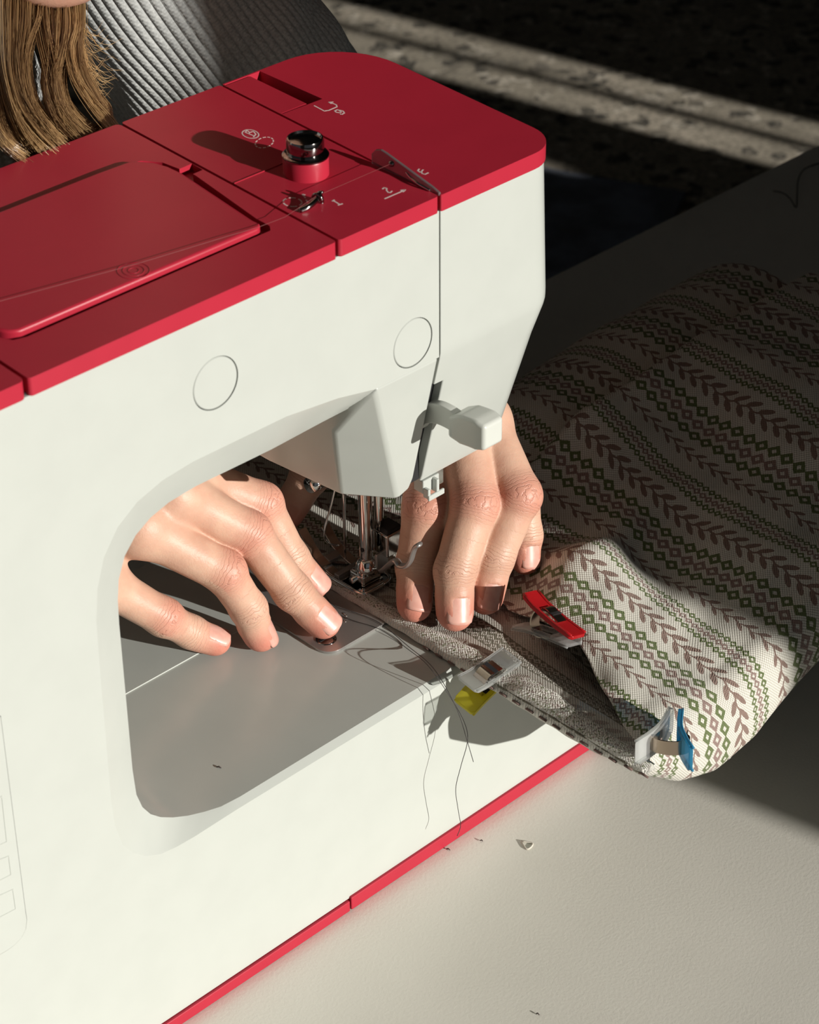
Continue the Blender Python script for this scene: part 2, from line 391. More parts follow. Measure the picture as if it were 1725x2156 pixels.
# door panel low on the column
def on_face(pts, y): return [(p[0], y, p[2]) for p in (onY(*q) for q in pts)]
pan = [(p[0], p[2]) for p in (onY(x, y) for x, y in [(-110, 1500), (0, 1508), (18, 1650), (36, 1790), (52, 1915), (55, 1935), (53, 1955), (44, 1973), (30, 1988), (15, 1999), (-20, 2020), (-110, 2070)])]
pv = [[(x, y, z) for x, z in pan] for y in (-0.02, -0.45)]
pn = fix(mk('column_door', *loft(pv), Wm, machine)); bevel(pn, 0.25, 2)
for q in ([(-40, 1700), (2, 1674), (13, 1772), (-40, 1796)], [(-40, 1822), (17, 1800), (22, 1840), (-40, 1872)], [(-40, 1900), (26, 1870), (32, 1912), (-40, 1950)]):
    pts = [onY(*s) for s in q]
    inner = [pts[0], pts[1], pts[2], pts[3]]
    c = sum(pts)/4
    r0 = [(p[0], -0.3, p[2]) for p in pts]; r1 = [(p[0], -0.62, p[2]) for p in pts]
    r2 = [(p[0]+(c[0]-p[0])*0.05, -0.62, p[2]+(c[2]-p[2])*0.05) for p in pts]; r3 = [(x, -0.47, z) for x, y, z in r2]
    fix(mk('embossed_frame', *loft([r0, r1, r2, r3]), Wm, pn))
tube('door_gap', [(x, -0.06, z) for x, z in pan], 0.26, MAT['grey'], pn, 6)

# ------------------------------------------------------------------ red top
zf = topz
def rt(x0, x1, y0, y1, r, n=6): return rrect(x0, x1, y0, y1, r, n)
plate('top_cover', rt(-340, -115.2, -1.0, 105, 2.0), [], lambda y: topz(y), 5.8, Rm, machine, 1.2)
# centre cover with the spool lid lying in it
LID = [(-11.2, 19.3), (-9.2, 21), (-9.4, 24), (-5.8, 62), (-6.2, 68), (-8.2, 74), (-12, 78.5), (-16, 80), (-22, 80.2), (-108, 79.6), (-112, 76), (-106, 24), (-104.5, 20.8), (-101.5, 19.2)]
NOTCH = [(-5.3, 62.2), (3.4, 62.6), (3.6, 66.6), (-5.3, 66.2)]
WELL = [(-8.2, 17.6), (-6.4, 20), (-6.5, 26), (-2.2, 60), (-2.2, 61.5), (2.0, 61.7), (2.2, 67.2), (-3.2, 67), (-4.4, 74), (-8.6, 79.4), (-15, 81.0), (-109, 80.6), (-113.2, 77), (-107.5, 23), (-105, 18.4), (-101, 17.2)]
plate('centre_cover', rt(-114.0, 2.3, -1.0, 105, (1.2, 1.2, 2, 2)), [WELL], topz, 5.8, Rm, machine, 0.9)
plate('well_floor', rt(-113.9, 2.2, 16, 84, 1), [], lambda y: topz(y)-2.6, 2.5, Rm, machine, 0)
plate('spool_lid', LID, [], lambda y: topz(y)+1.5, 3.9, Rm, machine, 1.1, 4)
c0 = onTop(281, 570, 1.5)
for r in (1.6, 3.2, 4.8):
    a = np.linspace(0, 2*math.pi, 37); ptsr = [(c0[0]+r*math.cos(t), c0[1]+r*math.sin(t), topz(c0[1]+r*math.sin(t))+1.52) for t in a]
    tube('embossed_ring', ptsr, 0.13, Rm, machine, 6, cap=False)
# winder cover
plate('winder_cover', rt(3.4, 46.4, -1.0, 105, 1.2), [], topz, 5.8, Rm, machine, 0.9)
box('winder_cover_step', 3.4, 31, 47.8, 48.2, topz(48)-1, topz(48)+0.25, Rm, machine, 0)
# end cap with the take-up slot
cap_out = rrect(47.4, 104.0, -1.0, 105.0, (0.6, 13, 27, 0.6), 10)
cap = plate('end_cap', cap_out, [[(47.9, 74.6), (65.6, 74.2), (64.0, 104.4), (47.9, 104.4)]], topz, 5.8, Rm, machine, 1.1, 4)
plate('take_up_cover', [(47.9, 74.8), (59.6, 74.8), (59.2, 104.3), (47.9, 104.3)], [], lambda y: topz(y)-0.1, 5.0, Rm, machine, 0.7)
plate('slot_floor', [(59, 74.3), (65.7, 74.3), (65.0, 104.4), (59, 104.4)], [], lambda y: topz(y)-5.6, 0.8, MAT['black'], machine, 0)
# inner block under the red covers
box('cover_backing', -339, 46.8, 1, 104, 262, 270.2, MAT['black'], machine, 0)
# bobbin winder spindle
px_, py_ = 25.6, 38.4; z0 = topz(py_)
wb = lathe('winder_base', [(7.4, z0-0.5), (7.4, z0+5.4), (7.1, z0+6.0), (2, z0+6.0)], px_, py_, Rm, machine, 44); auto_smooth(wb)
ws = lathe('winder_spindle', [(7.5, z0+6.0), (7.6, z0+6.5), (7.2, z0+6.9), (6.0, z0+7.0), (5.9, z0+7.6), (6.1, z0+8.0), (6.1, z0+11.4), (5.8, z0+12.2), (5.4, z0+12.3), (5.0, z0+11.6), (3.4, z0+11.9), (1.0, z0+12.2)], px_, py_, MAT['dark_chrome'], wb, 44); auto_smooth(ws, 50)
# thread guide bead (dark metal loop)
g = onTop(665, 435); gz = topz(g[1])
gd = tube('thread_guide', spline([(g[0]-6.2, g[1]+0.6, gz+0.6), (g[0]-3.2, g[1]-0.2, gz+1.2), (g[0], g[1], gz+2.0), (g[0]+2.2, g[1]+0.6, gz+2.6), (g[0]+3.0, g[1]+0.8, gz+1.2), (g[0]+3.1, g[1]+0.8, gz-0.3)], 6), 0.95, MAT['dark_chrome'], machine, 10)
a = np.linspace(0, 2*math.pi*1.3, 24)
tube('guide_coil', [(g[0]+0.6+0.9*k*0.12, g[1]+1.5*math.cos(t)+0.4, gz+2.3+1.5*math.sin(t)) for k, t in enumerate(a)], 0.55, MAT['dark_chrome'], gd, 8)
# spring clip guide (clear smoked fin)
m, nt, b = new_mat('smoked_plastic'); setp(b, color=(0.50, 0.40, 0.41), rough=0.06, trans=0.75, ior=1.45); nt.links.new(mix(nt, noise(nt, 200).ramp(.3, .7), (0.50, 0.40, 0.41), (0.42, 0.33, 0.34)), b.inputs['Base Color']); MAT['smoke'] = m
fa, fb = np.array([46.0, 29.0]), np.array([47.5, -0.4])
fin = []
for s, h in ((0, 0.0), (0.0, 4.2), (0.06, 6.2), (0.14, 7.0), (0.22, 6.7), (0.9, 2.2), (1.0, 1.2), (1.0, 0.0)):
    p = fa+(fb-fa)*s; fin.append((p[0], p[1], topz(p[1])-0.6+h))
fn = mk('tension_fin', *loft([[(x-0.55, y, z) for x, y, z in fin], [(x+0.55, y, z) for x, y, z in fin]]), MAT['smoke'], machine); fix(fn); bevel(fn, 0.4, 3, 25)
tube('fin_spring', spline([(46.6, 14, topz(14)+2.4), (46.0, 11, topz(11)+1.6), (45.6, 7, topz(7)+1.2), (46.4, 3, topz(3)+0.4)], 6), 0.45, MAT['chrome'], fn, 8)
lathe('fin_eye', [(0.9, topz(20)+2.6), (1.2, topz(20)+3.4), (0.8, topz(20)+4.2)], 46.0, 20, MAT['dark_chrome'], fn, 14)
# printed symbols: flat white strokes lying on the covers
def stroke(parts, pxl, w=0.55, dz=0.03, closed=False):
    p = np.array([onTop(*q) for q in pxl])[:, :2]
    if closed: p = np.vstack([p, p[:1]])
    for i in range(len(p)-1):
        d = p[i+1]-p[i]; L = np.linalg.norm(d)+1e-9; d = d/L; nrm = np.array([-d[1], d[0]])*w/2; a_, b_ = p[i]-d*w*0.3, p[i+1]+d*w*0.3
        v = [(q[0], q[1], topz(q[1])+dz) for q in (a_-nrm, b_-nrm, b_+nrm, a_+nrm)]
        v2 = [(x, y, z-0.2) for x, y, z in v]
        parts.append(loft([v2, v]))
def ell(cx, cy, rx, ry, n=22, rot=0, a0=0, a1=360):
    return [(cx+rx*math.cos(t)*math.cos(rot)-ry*math.sin(t)*math.sin(rot), cy+rx*math.cos(t)*math.sin(rot)+ry*math.sin(t)*math.cos(rot)) for t in np.linspace(math.radians(a0), math.radians(a1), n)]
def symbol(strokes, w=0.5):
    parts = []
    for s in strokes: stroke(parts, s, w)
    v, f = join_vf(parts); return mk('printed_symbol', v, f, MAT['ink'], machine)
Z = lambda pts: [(560+x/4.3125, 160+y/4.3125) for x, y in pts]
symbol([Z([(440, 270), (530, 318), (570, 312), (645, 280), (640, 262), (590, 242)]), Z([(610, 236), (572, 238), (592, 250)])])                                     # hooked arrow
symbol([Z([(708, 328), (700, 318), (650, 306), (625, 316), (640, 330), (672, 334), (684, 326), (660, 310)]), Z([(708, 328), (712, 336), (690, 348), (678, 346)])])    # 6
symbol([Z([(1392, 845), (1379, 860), (1400, 873), (1412, 868), (1427, 852)]), Z([(1412, 868), (1420, 886), (1445, 893), (1474, 879)])])           # 3
symbol([Z([(1080, 1114), (1262, 1036)]), Z([(1226, 1038), (1266, 1034), (1246, 1052)])])                                                                              # straight arrow
symbol([Z([(1060, 1026), (1072, 1014), (1098, 1020), (1096, 1040), (1112, 1058), (1132, 1058), (1144, 1046)])])                                                        # 2
symbol([Z([(604, 1136), (620, 1126)]), Z([(612, 1132), (668, 1164)]), Z([(656, 1172), (694, 1160)])])                                                                  # 1
B2 = lambda pts: [(340+x/2.0536, 80+y/2.0536) for x, y in pts]
symbol([B2(ell(385, 415, 36, 18, 30, 0.15)), B2([(362, 408), (402, 424)]), B2([(362, 408), (370, 400), (382, 408), (376, 414)]), B2([(382, 408), (398, 404), (408, 416), (402, 424)]), B2([(402, 424), (398, 428)])], 0.42)   # circled B
loopB = ell(445, 452, 40, 22, 25, -0.25)
symbol([B2(loopB[i:i+2]) for i in range(0, 24, 2)], 0.42)
lb = Z(ell(242, 1146, 84, 40, 30, 0.05)); symbol([lb[i:i+4] for i in range(0, 27, 5)]+[Z([(335, 1075), (352, 1078), (340, 1090), (335, 1075)]), Z([(350, 1095), (358, 1108)]), Z([(365, 1125), (375, 1140)]), Z([(275, 1222), (315, 1204)]), Z([(305, 1232), (340, 1210)]), Z([(330, 1190), (350, 1182)])], 0.5)
# thread running from the spool over the lid to the guides
tp = [onTop(x, y, 2.6) for x, y in ((-60, 655), (0, 634), (140, 596), (300, 552), (480, 497), (545, 478))]+[onTop(600, 457, 2.4), (g[0]+0.6, g[1]+0.4, gz+3.2), (46, 20, topz(20)+3.4)]
tube('spool_thread', tp, 0.06, MAT['thread_pale'], machine, 5)
# ------------------------------------------------------------------ needle, presser foot, lever
CH, DC = MAT['chrome'], MAT['dark_chrome']
PX, PY = 67.2, 59.0
pb = lathe('presser_bar', [(2.5, 96), (2.7, 97), (2.7, 165)], PX, PY, CH, machine, 20); auto_smooth(pb)
tube('bar_hole', [(PX-2.75, PY-0.6, 101.5), (PX-2.2, PY-0.6, 101.5)], 0.9, MAT['black'], pb, 12)
tube('threader_shaft', [(72.6, 57.5, 165), (72.6, 57.5, 113), (72.9, 57.2, 108)], [1.9, 1.9, 1.5], CH, machine, 14)
nb = lathe('needle_bar', [(2.6, 122), (3.2, 123), (3.2, 133), (2.6, 134), (2.6, 170)], 71, 75, CH, machine, 20); auto_smooth(nb)
tube('needle', [(71, 75, 124), (71, 75, 112), (71, 75, 90), (71, 75, 83)], [0.75, 0.75, 0.55, 0.15], CH, nb, 10)
sc0 = onY(652, 1022, 74); sc1 = np.array([68.0, 75, sc0[2]-1.5])
tube('clamp_screw', [sc1, sc1+(sc0-sc1)*0.6, sc1+(sc0-sc1)*0.61, sc0], [1.6, 1.6, 3.0, 3.1], CH, nb, 18)
tube('needle_thread_guide', spline([(70.2, 77.5, 122), (67.5, 78, 112), (64.0, 78, 104), (63.2, 78, 99), (65, 78, 95), (69.5, 77, 92)], 5), 0.45, CH, nb, 8)
# foot: two-toed sole that turns up towards the sewer, cross bars, ankle block, screw clamp
foot = empty('presser_foot', '', ''); foot.parent = machine
for k in ('label', 'category'): del foot[k]
BT = 84.6
def sole_z(y): return BT+1.1*max(0, (y-70)/6) ** 1.6 if y < 82 else BT+1.1*((82-70)/6)**1.6+(y-82)*1.05
def strip(name, x0, x1, y0, y1, t=1.0, n=12, mat=CH):
    ys = np.linspace(y0, y1, n); rings = [[(x0, y, sole_z(y)), (x1, y, sole_z(y)), (x1, y, sole_z(y)+t), (x0, y, sole_z(y)+t)] for y in ys]
    return bevel(fix(mk(name, *loft(rings), mat, foot)), 0.3, 2)
strip('foot_toe', 60.2, 64.6, 57, 90); strip('foot_toe', 70.4, 74.8, 57, 88); strip('foot_heel', 60.2, 74.8, 54.5, 66)
strip('foot_cross_bar', 64.4, 70.6, 77, 80, 1.4, 6, MAT['steel']); strip('foot_cross_bar', 60.4, 74.4, 67.5, 70, 2.6, 6, MAT['steel'])
rail = [(59.6, 91, sole_z(91)+1), (59.6, 84, sole_z(84)+0.8), (59.6, 74, sole_z(74)+0.6), (59.6, 62, BT+0.7), (60.2, 55.5, BT+0.7), (62.5, 53.6, BT+0.7), (72, 53.6, BT+0.7), (75.4, 55.5, BT+0.8), (75.6, 62, BT+1)]
tube('foot_rail', spline(rail, 5), 0.75, CH, foot, 8)
box('ankle_block', 62.5, 72.5, 56, 64, BT+1, BT+6.5, CH, foot, 1.2)
tube('ankle_pin', [(60, 60, BT+4.2), (75.5, 60, BT+4.2)], 1.3, CH, foot, 12)
lathe('ankle_socket', [(4.4, BT+6), (4.6, BT+8.5), (3.6, BT+11), (3.0, BT+12)], PX, PY, CH, foot, 20)
clamp = box('clamp_block', 71.2, 79.6, 51.5, 60.0, 97.5, 107.5, CH, foot, 0.8)
box('clamp_top', 71.8, 79.2, 52, 59.4, 107.3, 109.4, MAT['black'], foot, 0.7)
tube('clamp_screw', [(79.4, 55.5, 102.5), (82.2, 55.3, 102.3)], [2.4, 2.2], DC, foot, 16)
box('clamp_plate', 68.4, 74.4, 54.4, 56.0, 92, 99, MAT['steel'], foot, 0.5)
hk = [np.array((67.0, 50.0, 95.0))]+[onX(x, y, 63.5) for x, y in ((831, 1180), (842, 1190), (855, 1191), (865, 1180), (870, 1164), (875, 1152), (884, 1146))]
tube('release_lever', spline(hk, 6), 1.5, MAT['steel'], foot, 12, flat=0.6)
# side thread cutter under the end cover
tc_ = box('thread_cutter', 53.5, 61.5, 14, 19, 152.2, 157.6, Wm, machine, 0.5)
box('cutter_blade', 60, 66, 16.4, 18.4, 150.5, 158, CH, tc_, 0.3); box('cutter_prong', 53.6, 54.9, 11.6, 14.4, 151, 155, Wm, tc_, 0.4); box('cutter_prong', 57.8, 59.2, 11.6, 14.4, 152, 157.4, Wm, tc_, 0.4)
box('cutter_lip', 53.6, 61.4, 11.2, 12.2, 150.4, 152.6, Wm, tc_, 0.4)
# presser foot lever: curved arm out of the slot and a thumb paddle
arm_c = spline([onX(x, y, 50.2) for x, y in ((893, 880), (905, 868), (925, 868), (948, 878), (966, 890))], 6)
la = []
for i, p in enumerate(arm_c):
    w_, h_ = 1.7, 4.0
    la.append([(p[0]-w_, p[1], p[2]-h_), (p[0]+w_, p[1], p[2]-h_), (p[0]+w_, p[1], p[2]+h_), (p[0]-w_, p[1], p[2]+h_)])
lv = bevel(fix(mk('presser_lever', *loft(la), MAT['lever'], machine)), 0.8, 3)
pd = spline([onX(x, y, 51) for x, y in ((960, 889), (985, 896), (1010, 905), (1036, 917))], 4)
rings = []
for i, p in enumerate(pd):
    t = i/(len(pd)-1); w_ = 5.2-1.0*max(0, t-0.8)*3; h_ = (4.0+1.8*min(1, t*3))-1.4*max(0, t-0.75)*3
    rings.append([(p[0]-w_+1, p[1], p[2]-h_), (p[0]+w_+1, p[1], p[2]-h_), (p[0]+w_+1, p[1], p[2]+h_), (p[0]-w_+1, p[1], p[2]+h_)])
bevel(fix(mk('lever_paddle', *loft(rings), MAT['lever'], lv)), 2.2, 5)
# ------------------------------------------------------------------ woven fabric
def fabric_material(name, kind):
    m, nt, b = new_mat(name); setp(b, rough=0.62, spec=0.35, sheen=0.15)
    uvn = nt.nodes.new('ShaderNodeUVMap'); sx = nt.nodes.new('ShaderNodeSeparateXYZ'); nt.links.new(uvn.outputs[0], sx.inputs[0])
    U0, V0 = S(nt, sx.outputs[0]), S(nt, sx.outputs[1])
    j1 = noise(nt, 0.9, 2, vec=uvn.outputs[0]); j2 = noise(nt, 0.83, 2, vec=uvn.outputs[0])
    u = U0+(j1-0.5)*0.7; vv = (V0+(j2-0.5)*0.7).wrap(56.0)
    def ring(c, p, ph, a, bb, inner):
        q = ((u+ph).wrap(p)-p/2).abs()/a+(vv-c).abs()/bb
        return q.lt(1.0)*q.gt(inner)
    def leaf(c, p, side, off, la, lb, rot):
        x = (u+(p/2 if side > 0 else 0)).wrap(p)-p/2; y = (vv-c)*side-off
        cs, sn = math.cos(rot), math.sin(rot)
        xr = x*cs+y*sn; yr = y*cs-x*sn
        return ((xr*xr)/(la*la)+(yr*yr)/(lb*lb)).lt(1.0)
    def stem(c, w): return ((vv-c+(u*(2*math.pi/6.3)).sin()*0.5).abs()).lt(w)
    green = ring(14.6, 6.3, 0, 3.35, 2.95, 0.36).max(ring(25.4, 6.3, 0, 3.35, 2.95, 0.36)).max(ring(44.6, 3.15, 0, 1.75, 1.75, 0.38)).max(ring(51.4, 3.15, 0, 1.75, 1.75, 0.38))
    mauve = ring(20.0, 6.3, 3.15, 3.35, 2.95, 0.36).max(ring(48.0, 3.15, 1.57, 1.75, 1.75, 0.38))
    vine = stem(35.5, 0.5).max(leaf(35.5, 6.3, 1, 2.5, 3.3, 1.15, 0.62)).max(leaf(35.5, 6.3, -1, 2.5, 3.3, 1.15, 0.62)).max(stem(6.0, 0.38)).max(leaf(6.0, 6.3, 1, 1.7, 2.5, 0.8, 0.55)).max(leaf(6.0, 6.3, -1, 1.7, 2.5, 0.8, 0.55))
    wu = (U0*(2*math.pi/1.25)); wv = (V0*(2*math.pi/1.25))
    weave = (wu.sin()*wv.sin())*0.5+0.5
    fib = noise(nt, 3.0, 3, vec=uvn.outputs[0])
    ground = mix(nt, weave.ramp(0.15, 0.75), (0.44, 0.415, 0.35), (0.74, 0.72, 0.645))
    G_, M_, Vn = (0.115, 0.150, 0.050), (0.27, 0.185, 0.160), (0.235, 0.155, 0.125)
    if kind == 'face':
        c = mix(nt, mauve, ground, M_); c = mix(nt, vine, c, Vn); c = mix(nt, green, c, G_)
    elif kind == 'reverse':                                     # wrong side: floats between the motifs
        band = (vv-20).abs().lt(8.6).max((vv-48).abs().lt(5.4)); big = (fib).gt(0.47)
        c = mix(nt, band*(1-green.max(mauve)), ground, mix(nt, (vv-20).abs().lt(3.0), (0.14, 0.13, 0.075), (0.16, 0.115, 0.095)))
        c = mix(nt, vine, c, (0.40, 0.34, 0.29)); c = mix(nt, 0.35, c, (0.16, 0.14, 0.12))
    else:                                                       # folded hem: mottled floats
        sp_ = noise(nt, 1.1, 3, 0.6, vec=uvn.outputs[0]); sp2 = noise(nt, 0.35, 2, vec=uvn.outputs[0])
        core = (V0-6.0).abs().lt(4.6)
        c = mix(nt, sp_.ramp(0.51, 0.57)*core, mix(nt, 0.7, ground, (0.88, 0.86, 0.79)), mix(nt, sp2.ramp(0.45, 0.55), (0.22, 0.25, 0.13), (0.36, 0.27, 0.25)))
    nt.links.new(mix(nt, fib.ramp(0.25, 0.8)*0.22, c, (0.12, 0.11, 0.10)), b.inputs['Base Color'])
    emb = green.max(mauve).max(vine)
    h = weave*0.6+fib*0.4+emb*((u*7+vv*5).sin()*0.25+0.5)
    bump(nt, b, h if kind != 'hem' else h+sp_*1.5, 0.55 if kind != 'hem' else 0.7, 0.0006 if kind != 'hem' else 0.0009)
    return m
MAT['fabric'] = fabric_material('patterned_fabric', 'face'); MAT['fabric_back'] = fabric_material('patterned_fabric_reverse', 'reverse'); MAT['fabric_hem'] = fabric_material('patterned_fabric_hem', 'hem')
SURF = np.array([(106.0,-11.1,97.1),(106.0,-20.7,93.2),(106.0,-37.9,89.8),(106.0,-56.6,84.9),(121.5,-0.7,101.7),(121.5,-18.2,97.2),(121.5,-32.0,89.2),(121.5,-48.3,82.8),(121.5,-66.5,77.5),(134.0,-33.1,88.8),(134.0,-52.1,84.0),(148.0,-24.5,82.6),(148.0,-48.6,83.0),(148.0,-64.6,81.3),(162.0,58.3,107.4),(162.0,43.5,98.1),(162.0,15.2,94.4),(162.0,-14.9,86.6),(162.0,-34.6,87.7),(162.0,-50.0,88.4),(162.0,-62.1,86.9),(162.0,-68.7,82.7),(177.5,60.4,120.5),(177.5,41.7,107.9),(177.5,19.5,96.8),(177.5,-8.3,89.8),(177.5,-34.6,91.8),(177.5,-50.1,95.4),(177.5,-65.5,88.4),(190.0,58.3,118.5),(190.0,35.9,108.9),(190.0,11.9,98.9),(190.0,-15.4,96.3),(190.0,-29.6,95.7),(190.0,-56.1,96.2),(204.0,57.4,117.3),(204.0,41.4,107.2),(204.0,19.3,99.9),(204.0,-3.8,97.8),(204.0,-28.5,97.7),(204.0,-48.1,93.7),(218.0,50.4,118.6),(218.0,36.3,108.5),(218.0,17.4,103.2),(218.0,-10.3,100.2),(218.0,-32.4,98.7),(233.5,57.1,117.8),(233.5,40.4,113.6),(233.5,17.0,110.8),(233.5,-5.9,110.6),(233.5,-23.7,110.2),(246.0,51.3,119.4),(246.0,32.4,119.4),(246.0,9.2,117.3),(246.0,-13.7,113.7),(260.0,50.5,120.9),(260.0,29.8,120.6),(260.0,7.0,120.7),(274.0,53.3,117.6),(274.0,36.1,119.2),(274.0,8.2,117.7)])
EXTRA = np.array([(x, y, 84.6) for x in (58, 70, 82, 94) for y in (12, 26, 42, 60, 80, 110)]+[(106, 26, 88), (106, 45, 86), (120, 22, 92), (120, 45, 88), (135, 20, 93), (135, 50, 92), (135, 75, 98), (150, 40, 97), (148, 66, 108), (120, 80, 90), (70, -6, 86), (82, -6, 89), (92, 2, 90), (92, -24, 92), (78, -50, 90), (70, -70, 84), (250, -60, 104), (225, -62, 98), (290, 0, 120), (290, -40, 112), (290, 50, 121)])
ALLP = np.vstack([SURF, EXTRA])
def fab_z(x, y, s=9.0):
    d = ((x-ALLP[:, 0])/1.15)**2+(y-ALLP[:, 1])**2; w = np.exp(-d/(2*s*s))+1e-9*np.exp(-d/(2*(4*s)**2))+1e-16
    return float((w*ALLP[:, 2]).sum()/w.sum())
def xleft(y): return float(np.interp(y, (-84, -76, -52, -38, -25, 12, 46, 62, 82, 130), (68, 69, 78, 86, 91.5, 92, 92, 82, 62, 60)))
def zbot(x): return float(np.interp(x, (60, 72, 92, 112, 135, 150, 162, 178, 200, 300), (76, 70, 55, 47, 47, 53, 58, 64, 70, 76)))
fabric = empty('fabric_piece', 'patterned cream, green and mauve fabric being sewn under the needle', 'fabric')
NC = 120; verts = []; uvs = []
Yr = list(np.linspace(52, -66, 80))
def tail(x, ys, zs):
    """front roll of one column: from the last surface point round and under"""
    zb = zbot(x); out = []
    yf = -81.0+2.0*math.sin(x*0.05)
    for k in range(1, 15):
        t = k/14; a = t*math.pi*0.56
        out.append((ys+(yf-ys)*math.sin(min(a, math.pi/2)), zs-(zs-(zb+10))*(1-math.cos(min(a, math.pi/2)))**1.15))
    y1, z1 = out[-1]
    for dy, dz in ((0.6, -3.5), (2.2, -6.5), (5, -8.6), (9, -9.6), (16, -9.8), (28, -8), (45, -4)): out.append((yf+dy, zb+10+dz))
    return out
cols = []
for c in range(NC+1):
    t = (c/NC)**1.12; col = []; 
    # behind the crest: a second, lower fold running back towards the sewer
    for y in (185, 160, 140, 122, 108, 96, 86, 78, 71, 65, 60.5, 58.5, 57.5, 56.5, 55, 53.5):
        x = xleft(y)+(330-xleft(y))*t; zc = fab_z(x, 52)
        if x > 138: z = float(np.interp(y, (53.5, 55, 56.5, 57.5, 58.5, 62, 75, 92, 110, 140, 170, 185), (zc-0.4, zc-1.4, zc-4, zc-8, zc-11, zc-12, zc-8, zc-9, zc-18, zc-52, zc-96, zc-112)))
        else: z = zc+(84-zc)*min(1, (y-52)/60)
        z = max(z, 84.4 if x < 140 else 1.5); col.append((x, y, z, 1 if x > 138 and y > 58 else 0))
    for y in Yr:
        x = xleft(y)+(330-xleft(y))*t
        e = 2.2*math.exp(-((x-xleft(y))/5.0)**2) if y < 10 else 0
        col.append((x, y, fab_z(x, y)-e+0.35*math.sin(x*0.21+y*0.13)+0.25*math.sin(y*0.3-x*0.09), 0))
    x, y, z, _ = col[-1]
    for yy, zz in tail(x, y, z):
        xx = x+(xleft(max(yy, -84))-xleft(-66))*(1-t)**3; col.append((xx, yy, zz, 0))
    cols.append(col)
NR = len(cols[0])
for col in cols:
    p = np.array([q[:3] for q in col]); arc = np.concatenate([[0], np.cumsum(np.linalg.norm(np.diff(p, axis=0), axis=1))]); arc -= arc[16]
    for q, a in zip(col, arc): verts.append(q[:3]); uvs.append((a, q[0]-86+(17 if q[3] else 0)+560))
faces = [(c*NR+r, (c+1)*NR+r, (c+1)*NR+r+1, c*NR+r+1) for c in range(NC) for r in range(NR-1)]
up = mk('upper_layer', verts, faces, MAT['fabric'], fabric, smooth=True, uv=uvs)
md = up.modifiers.new('thickness', 'SOLIDIFY'); md.thickness = 0.9*MM; md.offset = -1
md = up.modifiers.new('subdivision', 'SUBSURF'); md.levels = 1; md.render_levels = 1
# lower layer, wrong side up, from the hem to below the upper layer
def low_z(x, y):
    s = min(1.0, max(0.0, -y/70)); q = min(1.0, max(0.0, (x-72)/34)); q = q*q*(3-2*q)
    base = 82.6+1.0*s*math.sin(s*3)-q*s*30
    if y > 0: base = 82.6
    return base-1.8*math.exp(-((x-80)/6)**2)*min(1, max(0, (-y+12)/15))
verts = []; uvs = []; ys = np.linspace(128, -82, 90); xs = np.linspace(58, 116, 30)
for y in ys:
    for x in xs: verts.append((x, y, low_z(x, y))); uvs.append((-y+300, x-86+560))
faces = [(r*30+c, r*30+c+1, (r+1)*30+c+1, (r+1)*30+c) for r in range(89) for c in range(29)]
lo = mk('lower_layer', verts, faces, MAT['fabric_back'], fabric, smooth=True, uv=uvs); md = lo.modifiers.new('thickness', 'SOLIDIFY'); md.thickness = 0.6*MM; md.offset = -1
# folded hem: a soft flat tube along the edge
verts = []; uvs = []; faces = []; K = 20; rows = np.linspace(128, -88, 100)
for r, y in enumerate(rows):
    w = float(np.interp(y, (-88, -80, -60, -35, 0, 20, 60, 128), (5, 7.5, 10.5, 13, 10.5, 8, 6.5, 6))); h = float(np.interp(y, (-88, -75, -35, 10, 60, 128), (2.6, 4.0, 5.4, 4.2, 3.0, 2.6)))*(1-0.45*math.exp(-((y+17)/7)**2))
    x0 = 57.0+2.5*max(0, (-y-60)/28)**2; zb = float(np.interp(y, (-88, -60, -30, 0, 20, 128), (82.0, 80.6, 80.6, 81.6, 82.2, 82.2)))
    for k in range(K):
        a = 2*math.pi*k/K; cx = math.cos(a); sz = math.sin(a)
        prof = max(0.0, sz) ** 0.8 if sz > 0 else -0.18*abs(sz)
        skew = 0.25*prof
        verts.append((x0+w*(0.5-0.5*cx)+skew*w*0.5*0.4, y+0.3*math.sin(y), zb+h*prof+0.25*math.sin(y*0.5+k)))
        uvs.append((-y+300, (0.5-0.5*cx)*12 if sz >= 0 else 12+(0.5+0.5*cx)*6))
for r in range(99):
    for k in range(K): faces.append((r*K+k, r*K+(k+1)%K, (r+1)*K+(k+1)%K, (r+1)*K+k))
faces += [tuple(range(K)), tuple(reversed(range(99*K, 100*K)))]
fix(mk('hem', verts, faces, MAT['fabric_hem'], fabric, smooth=True, uv=uvs))
st_ = []
for y in np.arange(-86, 20, 6.5): st_.append(tube_vf([(57.0+2.5*max(0, (-y-60)/28)**2-0.1, y, 81.9), (57.0+2.5*max(0, (-y-60)/28)**2-0.1, y-3.4, 81.8)], 0.45, 5))
mk('hem_stitching', *join_vf(st_), plain('mauve_thread', (0.16, 0.10, 0.085), 0.7), fabric, smooth=True)
